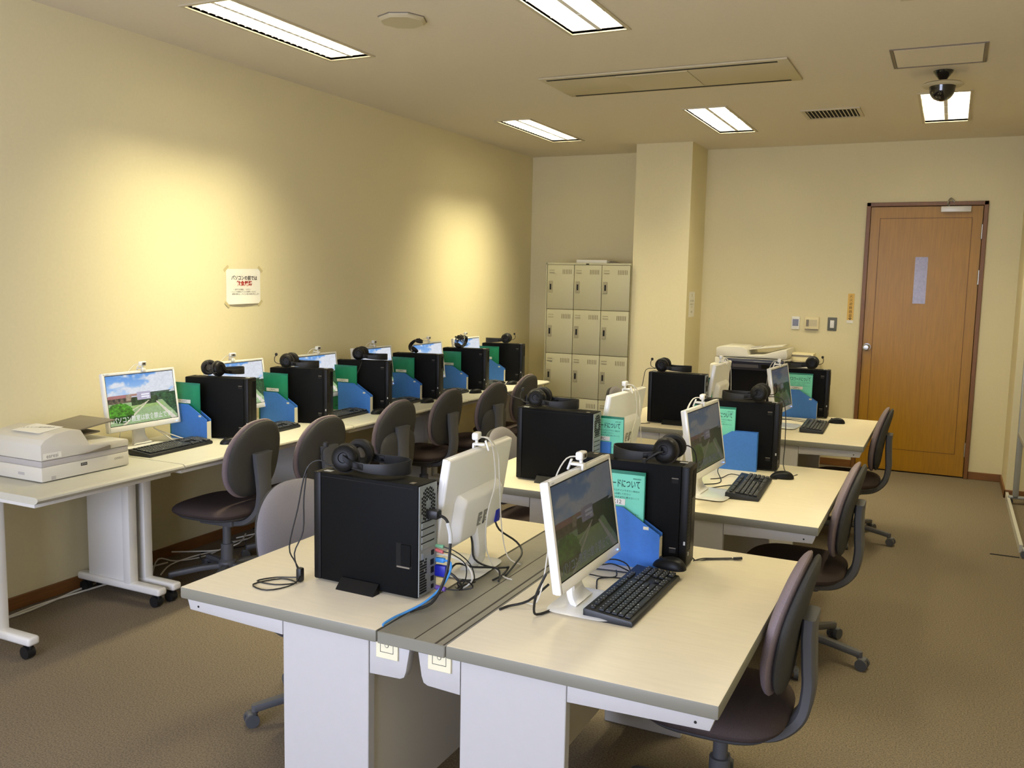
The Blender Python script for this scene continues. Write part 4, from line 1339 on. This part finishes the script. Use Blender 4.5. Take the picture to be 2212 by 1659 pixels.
for i in (9, 10):
    HEADS[i].rotation_euler = (R(-60 if i == 9 else -75), R(0), R(150 if i == 9 else 100))
    HEADS[i].location = ((0.33, 5.87, CZ + HT + 0.045), (0.33, 6.56, CZ + HT + 0.045))[i - 9]
    HEADS[i].scale = (0.7, 0.7, 0.7)
b = MB(M['cableb'])
rg = random.Random(4)
pts = [(0.30 + 0.055 * math.sin(k * 1.9) + rg.uniform(-.01, .01), 6.56 + 0.04 * math.cos(k * 2.3), CZ + HT + 0.045 + 0.038 * math.sin(k * 1.3) + 0.01 * rg.random()) for k in range(26)]
b.tube(pts, 0.0025, n=6, m=M['cableb'])
b.build('wound_lead', HEADS[10], world=True)

def wcable(name, parent, pts, r=0.0022, m='cableb', n=8):
    return MB(M[m]).tube(pts, r, n=n, m=M[m]).build(name, parent, world=True)
# lead of the front left headset: down the tower front to a coil on the desk
wcable('headset_lead', HEADS[0], [(2.33, 2.16, 1.05), (2.27, 2.16, 1.07), (2.235, 2.14, 1.04), (2.21, 2.13, 0.92), (2.185, 2.12, 0.80), (2.20, 2.13, 0.75), (2.22, 2.13, 0.71), (2.15, 2.10, 0.704), (2.12, 2.05, 0.703), (2.19, 2.05, 0.703), (2.235, 2.09, 0.704), (2.17, 2.10, 0.703), (2.13, 2.02, 0.703), (2.20, 2.0, 0.703), (2.24, 2.07, 0.706), (2.235, 2.12, 0.73)])
wcable('headset_lead', HEADS[0], [(2.235, 2.145, 1.05), (2.225, 2.14, 0.95), (2.222, 2.14, 0.85), (2.20, 2.125, 0.78), (2.215, 2.13, 0.715)])
b = MB(M['cableb']).box((2.222, 2.102, 0.701), (2.242, 2.122, 0.745), bev=0.006)
b.build('inline_control', HEADS[0], world=True)
wcable('headset_lead', HEADS[1], [(2.21, 3.75, 1.07), (2.14, 3.74, 1.09), (2.11, 3.73, 1.13), (2.14, 3.73, 1.15)])
wcable('headset_lead', HEADS[2], [(2.23, 5.74, 1.06), (2.17, 5.72, 1.05), (2.155, 5.70, 0.95), (2.12, 5.66, 0.82), (2.10, 5.62, 0.715), (2.15, 5.64, 0.703), (2.22, 5.69, 0.703)])
wcable('headset_lead', HEADS[3], [(3.165, 2.90, 1.09), (3.21, 2.905, 1.085), (3.228, 2.912, 1.04), (3.225, 2.912, 0.92), (3.22, 2.915, 0.75), (3.235, 2.915, 0.703), (3.27, 2.94, 0.703), (3.33, 2.975, 0.704), (3.36, 2.99, 0.705)])
wcable('headset_lead', HEADS[3], [(3.235, 2.90, 0.704), (3.26, 2.925, 0.709), (3.29, 2.965, 0.703), (3.345, 2.985, 0.707)])
MB(M['rubber']).cyl((3.35, 2.985, 0.706), (3.375, 3.0, 0.707), 0.005, n=10).build('lead_plug', HEADS[3], world=True)
wcable('headset_lead', HEADS[4], [(3.15, 4.55, 1.07), (3.23, 4.54, 1.07), (3.255, 4.54, 1.0), (3.262, 4.53, 0.85), (3.262, 4.52, 0.74), (3.30, 4.47, 0.703), (3.33, 4.52, 0.703)])
wcable('headset_lead', HEADS[8], [(0.36, 5.09, CZ + HT + 0.01), (0.40, 5.0, CZ + 0.30), (0.36, 4.985, CZ + 0.20), (0.34, 4.98, CZ + 0.10), (0.28, 4.97, CZ + 0.05), (0.22, 4.965, CZ + 0.03)])

# ------------------------------------------------------------------ cables as things
def cable_thing(name, label, pts_list, r, m, group=None, cat='cable'):
    b = MB(M[m])
    for pts in pts_list: b.tube(pts, r, n=8, m=M[m])
    o = b.build(name)
    return tag(o, label, cat, group)
# behind the front left tower (rear panel faces +x at x=2.637)
t = thing('power_cable', 'black power lead with white banded tag at the front left tower', 'cable')
MB(M['cableb']).tube([(2.665, 2.19, 0.948), (2.70, 2.18, 0.94), (2.722, 2.165, 0.90), (2.725, 2.15, 0.82), (2.715, 2.13, 0.76), (2.70, 2.10, 0.72), (2.665, 2.07, 0.705), (2.66, 2.055, 0.704)], 0.0042, m=M['cableb']).build('lead', t)
MB(M['cableb']).box((2.634, 2.175, 0.935), (2.672, 2.205, 0.962), bev=0.006).build('plug', t)
b = MB(M['legend'])
b.tube([(2.708, 2.174, 0.932), (2.721, 2.166, 0.905), (2.725, 2.160, 0.88)], 0.0062, m=M['legend'])
b.build('wire_tag', t)
t = thing('network_cable', 'bright blue network cable curving down from the front left tower', 'cable')
MB(M['cablel']).tube([(2.66, 2.235, 0.80), (2.69, 2.225, 0.80), (2.70, 2.20, 0.775), (2.695, 2.16, 0.745), (2.68, 2.10, 0.72), (2.655, 2.04, 0.706), (2.647, 1.995, 0.705), (2.642, 1.95, 0.700), (2.6475, 1.94, 0.690)], 0.0034, m=M['cablel']).build('lead', t)
MB(M['cablel']).box((2.634, 2.229, 0.793), (2.664, 2.242, 0.806), bev=0.002).build('plug', t)
t = thing('video_cable', 'black video cable with dark blue plug at the front left tower', 'cable')
MB(M['vga']).box((2.634, 2.225, 0.752), (2.672, 2.242, 0.785), bev=0.003).build('plug', t)
MB(M['cableb']).tube([(2.67, 2.235, 0.768), (2.70, 2.23, 0.76), (2.72, 2.24, 0.73), (2.70, 2.26, 0.71), (2.68, 2.30, 0.705), (2.70, 2.36, 0.705)], 0.0038, m=M['cableb']).build('lead', t)
t = thing('audio_cable', 'thin audio leads with pink and green plugs at the front left tower', 'cable')
MB(M['pink']).cyl((2.634, 2.232, 0.830), (2.662, 2.230, 0.826), 0.0052, n=12).build('plug', t)
MB(M['mint']).cyl((2.634, 2.232, 0.842), (2.662, 2.232, 0.842), 0.0052, n=12).build('plug', t)
b = MB(M['cableb'])
b.tube([(2.66, 2.23, 0.828), (2.69, 2.24, 0.82), (2.72, 2.26, 0.79), (2.715, 2.27, 0.74), (2.69, 2.27, 0.71), (2.67, 2.29, 0.705)], 0.0018, m=M['cableb'])
b.tube([(2.66, 2.232, 0.842), (2.70, 2.24, 0.83), (2.73, 2.27, 0.79), (2.735, 2.29, 0.74), (2.70, 2.32, 0.708)], 0.0018, m=M['cableb'])
b.build('lead', t)
t = thing('keyboard_cable', 'white and black leads with purple plug at the front left tower base', 'cable')
MB(M['purple']).cyl((2.634, 2.235, 0.715), (2.668, 2.235, 0.713), 0.007, n=12).build('plug', t)
MB(M['cablew']).tube([(2.634, 2.238, 0.815), (2.68, 2.25, 0.81), (2.725, 2.27, 0.78), (2.735, 2.275, 0.74), (2.70, 2.28, 0.706)], 0.0026, m=M['cablew']).build('lead', t)
b = MB(M['cableb'])
b.tube([(2.66, 2.235, 0.713), (2.70, 2.25, 0.712), (2.74, 2.27, 0.72), (2.73, 2.25, 0.745), (2.70, 2.25, 0.735), (2.69, 2.28, 0.71)], 0.0022, m=M['cableb'])
b.build('lead', t)
# leads of the front left monitor
cable_thing('monitor_cable', 'black leads looping round the neck of the front left monitor', [
    [(2.63, 2.45, 0.84), (2.645, 2.44, 0.80), (2.66, 2.43, 0.75), (2.70, 2.46, 0.722), (2.735, 2.50, 0.715), (2.735, 2.52, 0.710), (2.745, 2.46, 0.705), (2.74, 2.40, 0.704)],
    [(2.64, 2.60, 0.845), (2.655, 2.61, 0.80), (2.70, 2.65, 0.755), (2.735, 2.62, 0.73), (2.745, 2.54, 0.712), (2.755, 2.46, 0.704)],
    [(2.60, 2.36, 0.704), (2.61, 2.40, 0.735), (2.66, 2.42, 0.727), (2.72, 2.46, 0.722), (2.745, 2.44, 0.708), (2.76, 2.40, 0.704)]], 0.0033, 'cableb')
o = MB(M['vga']).box((2.622, 2.585, 0.83), (2.655, 2.615, 0.872), bev=0.004).build('video_plug')
tag(o, 'dark blue video plug hanging under the front left monitor', 'plug')
# desk leads on the right side
z = 0.703
cable_thing('keyboard_lead', 'thin black leads bundled between front right monitor and blue box', [
    [(3.095, 2.62, z), (3.03, 2.585, 0.708), (2.965, 2.60, z), (2.93, 2.56, z), (2.90, 2.52, z)],
    [(3.10, 2.66, z), (3.075, 2.68, 0.73), (3.03, 2.655, 0.745), (2.97, 2.62, 0.72), (2.93, 2.64, z), (2.89, 2.60, z)],
    [(3.11, 2.67, z), (3.05, 2.64, 0.735), (3.0, 2.665, 0.72), (2.95, 2.665, 0.71), (2.90, 2.66, z)],
    [(3.145, 2.68, z), (3.03, 2.672, z), (2.94, 2.655, z), (2.90, 2.64, z)],
    [(3.05, 2.48, 0.706), (3.035, 2.52, z), (3.02, 2.58, z), (3.06, 2.62, z), (3.05, 2.655, 0.712)]], 0.0022, 'cableb')
cable_thing('keyboard_lead', 'thin black leads looped between middle right monitor and keyboard', [
    [(3.12, 4.09, 0.712), (3.08, 4.10, z), (3.03, 4.02, z), (2.985, 3.98, z), (2.97, 4.05, z), (3.03, 4.12, z), (3.03, 4.20, z), (2.99, 4.30, 0.72), (2.98, 4.36, 0.73)],
    [(3.26, 4.36, z), (3.20, 4.34, z), (3.12, 4.33, z), (3.05, 4.33, 0.71), (3.02, 4.25, z), (2.98, 4.20, z)]], 0.0022, 'cableb')
cable_thing('keyboard_lead', 'thin black leads before the blue box on the rear right desk', [
    [(3.20, 6.34, z), (3.10, 6.33, z), (3.02, 6.34, 0.708), (2.96, 6.36, z), (2.92, 6.33, z)],
    [(3.12, 6.38, z), (3.05, 6.37, 0.71), (2.98, 6.40, z), (2.93, 6.41, z)]], 0.0022, 'cableb')
cable_thing('monitor_cable', 'black lead hanging beside the front right monitor foot', [
    [(3.01, 2.185, 0.83), (2.985, 2.18, 0.77), (2.975, 2.19, 0.715), (2.985, 2.21, 0.705), (3.0, 2.26, 0.704)],
    [(2.97, 2.30, 0.76), (2.93, 2.25, 0.72), (2.88, 2.22, 0.705), (2.87, 2.19, 0.704)]], 0.0036, 'cableb')
cable_thing('monitor_cable', 'pale leads tangled behind the lit monitor nearest the scanner', [
    [(0.16, 3.46, 0.80), (0.20, 3.52, 0.745), (0.26, 3.52, 0.725), (0.31, 3.56, 0.72), (0.29, 3.62, 0.719)],
    [(0.15, 3.50, 0.78), (0.22, 3.58, 0.735), (0.28, 3.58, 0.725), (0.24, 3.50, 0.722), (0.30, 3.46, 0.72)]], 0.003, 'cablew')
cable_thing('floor_cable', 'pale cables running on the carpet along the left wall', [
    [(0.07, 2.0, 0.006), (0.06, 2.4, 0.006), (0.09, 2.7, 0.006), (0.06, 2.95, 0.006), (0.05, 3.05, 0.01), (0.04, 3.3, 0.006), (0.09, 3.6, 0.006)],
    [(0.10, 2.0, 0.006), (0.09, 2.5, 0.006), (0.06, 2.8, 0.006), (0.08, 3.02, 0.008), (0.12, 3.4, 0.006)]], 0.005, 'cablew')
b = MB(M['cableb'])
rg = random.Random(9)
for k in range(16):
    y = 3.3 + rg.random() * 1.9; x = 0.12 + rg.random() * 0.14
    pts = [(x + rg.uniform(-.09, .12), y + q * 0.16 + rg.uniform(-.04, .04), 0.01 + 0.05 * rg.random()) for q in range(6)]
    b.tube(pts, 0.004, n=6, m=M[('cableb', 'cableb', 'cablew')[k % 3]])
tag(b.build('cable_tangle'), 'messy tangle of dark and pale cables on the floor under the wall tables', 'cables', kind='stuff')
cable_thing('white_lead', 'thin white lead curling by the foot of the near rolling table', [
    [(0.45, 2.12, 0.20), (0.46, 2.24, 0.17), (0.47, 2.31, 0.11), (0.46, 2.33, 0.07), (0.45, 2.28, 0.02), (0.44, 2.15, 0.008)]], 0.004, 'cablew')

# ------------------------------------------------------------------ scanner
def scanner():
    t = thing('document_scanner', 'off-white document scanner with grey feeder tray on the near table', 'scanner', (0.335, 2.765, CZ))
    hx, hy = 0.172, 0.228
    MB(M['copier']).box((-hx, -hy, 0.004), (hx, hy, 0.068), bev=0.005, seg=2).build('base', t)
    b = MB(M['lav'])
    b.box((-hx + 0.002, -hy + 0.002, 0.068), (hx - 0.002, hy - 0.002, 0.094), M['lav'], bev=0.003)
    b.build('grey_band', t)
    prof = [(-hy, 0.096), (-hy, 0.165), (-hy + 0.02, 0.185), (-hy + 0.07, 0.205), (-hy + 0.15, 0.214), (-hy + 0.20, 0.205), (-hy + 0.245, 0.135), (hy - 0.01, 0.128), (hy, 0.122), (hy, 0.096)]
    b = MB(M['copier'])
    b.prism(prof, 2 * hx, X=face((-hx, 0, 0), (0, 1, 0), (0, 0, 1)), bev=0.003)
    lid = b.build('feeder_lid', t)
    MB(M['greyp']).prism([(0.0, 0.097), (0.05, 0.10), (0.16, 0.116), (0.16, 0.097)], 0.01, X=face((hx - 0.002, -0.04, 0), (0, 1, 0), (0, 0, 1))).build('lid_grip', lid)
    b = MB(M['greyp'])
    b.box((-0.12, -0.02, 0.0), (0.12, 0.20, 0.008), M['greyp'], X=Matrix.Translation((-0.03, 0.03, 0.185)) @ Matrix.Rotation(R(6), 4, 'X'), bev=0.003)
    b.box((-0.09, 0.02, 0.0), (0.05, 0.13, 0.008), M['greyp'], X=Matrix.Translation((0.03, 0.02, 0.155)) @ Matrix.Rotation(R(3), 4, 'X'), bev=0.003)
    b.build('feeder_tray', t)
    b = MB(M['paper'])
    b.box((-0.12, -0.06, 0), (0.06, 0.06, 0.001), M['paper'], X=Matrix.Translation((0.04, -0.12, 0.2105)) @ Matrix.Rotation(R(6), 4, 'X'))
    b.mesh(text_mesh('スキャナ使用時は', 0.02), M['ink'], Matrix.Translation((0.0, -0.11, 0.2135)) @ Matrix.Rotation(R(6), 4, 'X') @ Matrix.Rotation(R(20), 4, 'Z'))
    b.build('paper_label', lid)
    Xs = face((hx + 0.0008, 0, 0), (0, 1, 0), (0, 0, 1))
    b = MB(M['paper'])
    b.box((-hy + 0.008, 0.102, 0), (-hy + 0.098, 0.128, 0.0004), M['paper'], Xs)
    b.mesh(text_mesh('esresi', 0.025), M['grille'], Xs @ Matrix.Translation((-hy + 0.053, 0.114, 0.0006)))
    b.build('name_label', lid)
    b = MB(M['ink'])
    b.box((-0.035, 0.044, 0), (-0.002, 0.057, 0.0005), M['ink'], Xs)
    b.mesh(text_mesh('EPSON', 0.009), M['legend'], Xs @ Matrix.Translation((-0.0185, 0.0505, 0.0007)))
    b.mesh(text_mesh('OFFIRIO', 0.014), M['grille'], Xs @ Matrix.Translation((0.17, 0.045, 0.0003)))
    b.box((-hy + 0.045, 0.008, 0), (-hy + 0.066, 0.024, 0.0005), M['lav'], Xs)
    b.build('maker_mark', t)
    b = MB(M['lav'])
    b.box((0.02, -hy - 0.0008, 0.026), (0.06, -hy + 0.001, 0.038))
    b.build('button', t)
scanner()

# ------------------------------------------------------------------ office chair (local: faces +x)
def make_chair(kind):
    """kind 0: oval back on a J-shaped arm; kind 1: back shell running down to the seat; kind 2: lighter cushion"""
    t = thing('office_chair', 'chair', 'chair', group='grey swivel office chairs')
    # backrest
    def bmap(off, k=0.10):
        def f(a, b_, c):
            # a = across (y), b_ = up, c = forward
            x = -0.205 + off + c + k * (a / 0.21) ** 2 * 0.08 - 0.18 * (b_) + 0.02 * math.cos(b_ * 7)
            return Vector((x, a, 0.665 + b_))
        return f
    shp = lambda a, b_: (a * (1.0 - 0.20 * max(0, b_ / 0.2) ** 2 - 0.12 * max(0, -b_ / 0.2) ** 2), b_)
    fc = M['fabl'] if kind == 2 else M['fab']
    b = MB(fc)
    b.pad(0.415, 0.41, 0.047, bmap(0.0), ex=2.7, n=44, rings=8, back=0.35, shape=shp, m=fc)
    b.build('backrest_cushion', t)
    b = MB(M['shell'])
    b.pad(0.395, 0.395, 0.040, bmap(-0.030), ex=2.7, n=44, rings=8, back=0.6, shape=shp, m=M['shell'])
    if kind == 1:
        b.pad(0.36, 0.30, 0.030, lambda a, q, c: Vector((-0.238 + c + 0.03 * (a / 0.2) ** 2 - 0.08 * (q) + 0.35 * q * q, a, 0.52 + q)), ex=3.4, n=40, rings=6, back=0.6, m=M['shell'])
    b.build('backrest_shell', t)
    # support arm
    b = MB(M['plast'])
    b.ribbon([(-0.238, 0, 0.70), (-0.236, 0, 0.64), (-0.240, 0, 0.56), (-0.243, 0, 0.48), (-0.225, 0, 0.395), (-0.16, 0, 0.335), (-0.06, 0, 0.318)], lambda q: 0.135 - 0.04 * math.sin(PI * q), 0.036, up=(0, 1, 0), m=M['plast'])
    b.build('support_arm', t)
    # seat
    b = MB(M['seatf'])
    b.pad(0.44, 0.46, 0.075, lambda a, q, c: Vector((0.02 + a, q, 0.355 + c - 0.25 * max(0, a - 0.12) ** 1.0 * 0.35)), ex=3.2, n=44, rings=8, back=0.5, m=M['seatf'])
    b.build('seat_cushion', t)
    b = MB(M['plast'])
    b.pad(0.40, 0.42, 0.035, lambda a, q, c: Vector((0.02 + a, q, 0.345 + c)), ex=3.2, n=36, rings=4, back=0.6, m=M['plast'])
    b.box((-0.10, -0.08, 0.30), (0.12, 0.08, 0.35), M['plast'], bev=0.015)
    b.build('seat_pan', t)
    b = MB(M['plast'])
    b.tube([(0.02, -0.07, 0.315), (0.03, -0.16, 0.31), (0.05, -0.20, 0.30)], 0.007, m=M['plast'])
    b.box((0.03, -0.225, 0.288), (0.075, -0.19, 0.300), M['plast'], bev=0.004)
    b.build('height_lever', t)
    b = MB(M['plast'])
    b.cyl((0, 0, 0.10), (0, 0, 0.21), 0.032, n=20).cyl((0, 0, 0.19), (0, 0, 0.31), 0.022, n=18)
    b.lathe([(0, 0.075), (0.045, 0.075), (0.05, 0.09), (0.045, 0.115), (0.033, 0.125), (0, 0.125)], 24)
    b.build('column', t)
    bs = bpy.data.objects.new('star_base', None)
    star = MB(M['plast'])
    star.lathe([(0, 0.07), (0.04, 0.07), (0.046, 0.085), (0.04, 0.105), (0, 0.105)], 24)
    so = star.build('star_base', t)
    for k in range(5):
        A = Matrix.Rotation(R(72 * k), 4, 'Z')
        b = MB(M['plast'])
        b.ribbon([(0.03, 0, 0.092), (0.12, 0, 0.088), (0.22, 0, 0.074), (0.285, 0, 0.064)], lambda q: 0.042 - 0.012 * q, 0.026, up=(0, 1, 0), m=M['plast'], X=A)
        b.cyl((0.282, 0, 0.045), (0.282, 0, 0.076), 0.012, n=12, X=A)
        b.build('base_leg', so)
        b = MB(M['caster'])
        for s in (-1, 1):
            b.cyl((0.282 + 0.012, s * 0.008, 0.025), (0.282 + 0.012, s * 0.026, 0.025), 0.025, n=18, X=A)
        b.box((0.276, -0.022, 0.028), (0.312, 0.022, 0.052), M['plast'], A, bev=0.008)
        b.build('caster', so)
    return t
c0, c1, c2 = make_chair(0), make_chair(1), make_chair(2)
CH = [  # centre x,y, yaw, kind, base rotation, lift, label
    (3.416, 2.60, 180, 0, -10 + 36, 0.0, 'grey swivel chair pushed under the front right desk, nearest the camera'),
    (3.424, 4.04, 180, 0, -11, 0.01, 'grey swivel chair pushed under the middle right desk'),
    (3.420, 6.12, 180, 0, -12, 0.0, 'grey swivel chair at the rear right desk before the door'),
    (1.955, 2.63, -14, 2, 232 - 216, -0.02, 'pale grey chair back peeking over the front left desk'),
    (2.005, 4.33, 0, 2, 20, -0.045, 'pale grey chair back peeking beside the front left monitor'),
    (2.005, 6.20, 0, 2, 20, -0.005, 'pale grey chair barely showing behind the middle left monitor'),
    (0.592, 3.535, 183, 0, 193 - 183, 0.02, 'first grey swivel chair of the wall row, its seat in view'),
    (0.600, 4.10, 178, 0, 10, -0.03, 'second grey swivel chair of the wall row'),
    (0.620, 4.84, 176, 1, 10, -0.02, 'third grey swivel chair of the wall row, back shell without an arm'),
    (0.600, 5.51, 180, 0, 20, -0.02, 'fourth grey swivel chair of the wall row'),
    (0.640, 6.16, 176, 1, 10, -0.03, 'fifth grey swivel chair of the wall row, back shell without an arm'),
    (0.630, 6.76, 178, 0, 10, -0.02, 'last grey swivel chair of the wall row, by the lockers'),
]
for x, y, a, k, br, lift, l_ in CH:
    o = place((c0, c1, c2)[k], USED, (x, y, 0), R(a), l_)
    for ch in [q for q in bpy.data.objects if q.parent == o]:
        nm = ch.name.split('.')[0]
        if nm == 'star_base': ch.rotation_euler = (0, 0, R(br) - R(a))
        elif nm != 'column': ch.location.z = lift

# ------------------------------------------------------------------ copier and console
def copier():
    t = thing('photocopier', 'big white office copier with navy control panel at the back wall', 'copier', (2.415, 8.14, 0))
    b = MB(M['copier'])
    b.box((-0.34, -0.28, 0.02), (0.31, 0.30, 0.47), M['copier'], bev=0.01)
    b.box((-0.30, -0.10, 0.46), (0.30, 0.30, 0.90), M['hole'])
    b.box((-0.34, -0.26, 0.46), (-0.195, 0.30, 0.93), M['copier'], bev=0.02, seg=3)
    b.box((0.29, -0.22, 0.46), (0.31, 0.30, 0.97), M['copier'], bev=0.004)
    b.box((-0.31, -0.20, 0.90), (0.31, 0.30, 0.985), M['copier'], bev=0.008)
    b.build('main_body', t)
    for k in range(3):
        b = MB(M['copier'])
        b.box((-0.31, -0.292, 0.04 + k * 0.14), (0.29, -0.278, 0.17 + k * 0.14), bev=0.004)
        b.box((-0.08, -0.300, 0.135 + k * 0.14), (0.08, -0.290, 0.15 + k * 0.14), M['greyp'])
        b.build('paper_drawer', t)
    b = MB(M['copnavy'])
    X = Matrix.Translation((0.025, -0.262, 0.935)) @ Matrix.Rotation(R(28), 4, 'X')
    b.box((-0.23, -0.02, -0.045), (0.27, 0.03, 0.045), M['copnavy'], X, bev=0.008)
    p = b.build('control_panel', t)
    b = MB(M['lcd'])
    Xf = X @ Matrix.Translation((0, -0.0205, 0)) @ Matrix.Rotation(R(90), 4, 'X')
    b.box((-0.16, -0.016, 0), (0.06, 0.016, 0.001), M['lcd'], Xf)
    b.box((0.085, -0.02, 0), (0.15, 0.02, 0.001), M['pcf'], Xf)
    b.cyl((0.22, -0.006, 0), (0.22, -0.006, 0.003), 0.012, n=16, m=M['mint'], X=Xf)
    b.cyl((0.225, 0.014, 0), (0.225, 0.014, 0.003), 0.006, n=12, m=M['pink'], X=Xf)
    for k in range(4): b.box((-0.21 + 0.012 * k, -0.01, 0), (-0.203 + 0.012 * k, 0.01, 0.0015), M['greyp'], Xf)
    b.build('button_field', p)
    b = MB(M['hole'])
    b.box((-0.19, -0.25, 0.47), (0.28, -0.10, 0.51), M['copnavy'], bev=0.006)
    b.build('output_tray', t)
    # feeder lid
    prof = [(-0.30, 0.0), (0.30, 0.0), (0.31, 0.03), (0.30, 0.085), (0.24, 0.075), (0.10, 0.03), (-0.02, 0.022), (-0.03, 0.07), (-0.08, 0.092), (-0.26, 0.092), (-0.30, 0.075)]
    b = MB(M['copier'])
    b.prism(prof, 0.44, X=face((0, 0.24, 0.99), (1, 0, 0), (0, 0, 1)), bev=0.006)
    l = b.build('feeder_lid', t)
    b = MB(M['copier'])
    b.box((-0.03, -0.15, -0.005), (0.26, 0.18, 0.006), M['copier'], X=Matrix.Translation((0, 0.02, 1.062)) @ Matrix.Rotation(R(-8), 4, 'Y'), bev=0.003)
    b.box((-0.03, -0.06, 0.006), (0.06, 0.09, 0.014), M['lav'], X=Matrix.Translation((0, 0.02, 1.062)) @ Matrix.Rotation(R(-8), 4, 'Y'), bev=0.002)
    b.build('feeder_tray', l)
    t = thing('white_cabinet', 'low white cabinet beside the copier', 'cabinet', (2.87, 8.29, 0))
    MB(M['copier']).box((-0.14, -0.16, 0), (0.05, 0.27, 0.955), bev=0.006).build('cabinet_body', t)
    MB(M['lockline']).box((-0.13, -0.162, 0.88), (0.04, -0.158, 0.884)).build('door_gap', t)
    t = thing('beige_device', 'beige office device with grey vent strip beside the copier', 'device', (2.80, 8.25, 0.955))
    MB(M['beige']).box((-0.105, -0.06, 0.0), (0.105, 0.10, 0.078), bev=0.006).build('housing', t)
    MB(M['greyp']).box((-0.098, -0.0615, 0.048), (0.088, -0.059, 0.064)).build('vent_strip', t)
    MB(M['greyp']).box((-0.10, -0.0612, 0.008), (0.09, -0.059, 0.011)).build('seam', t)
copier()

# ------------------------------------------------------------------ rolling board at the right
def rolling_board():
    t = thing('rolling_board', 'grey framed rolling board edge-on along the right wall', 'board', (4.49, 6.2, 0))
    MB(M['board']).box((-0.012, -0.02, 0.55), (0.012, 1.52, 1.75)).build('panel', t)
    b = MB(M['frame_al'])
    for y in (-0.04, 1.52): b.box((-0.02, y, 0.05), (0.02, y + 0.04, 1.80), bev=0.004)
    for z in (0.53, 1.75): b.box((-0.018, 0, z), (0.018, 1.52, z + 0.03), bev=0.003)
    b.build('frame', t)
    b = MB(M['white'])
    b.box((-0.05, 0.9, 1.10), (-0.018, 1.0, 1.14), bev=0.004)
    b.build('clip', t)
    for y in (-0.02, 1.54):
        b = MB(M['frame_al'])
        b.box((-0.05, y - 0.02, 0.045), (0.10, y + 0.02, 0.065), bev=0.005)
        f = b.build('foot', t)
        for x in (-0.035, 0.085):
            b = MB(M['caster'])
            b.cyl((x, y - 0.012, 0.022), (x, y + 0.012, 0.022), 0.022, n=16).cyl((x, y, 0.022), (x, y, 0.046), 0.006, n=8)
            b.build('caster', f)
    o = MB(M['dark']).box((4.27, 6.168, 0.0), (4.43, 6.180, 0.004)).build('floor_strip')
    tag(o, 'short dark strip lying on the carpet at the right edge', 'strip')
rolling_board()

# ------------------------------------------------------------------ tidy: drop helper empties that were never linked
for o in list(bpy.data.objects):
    if o.name not in COL.objects and o.users == 0:
        bpy.data.objects.remove(o)
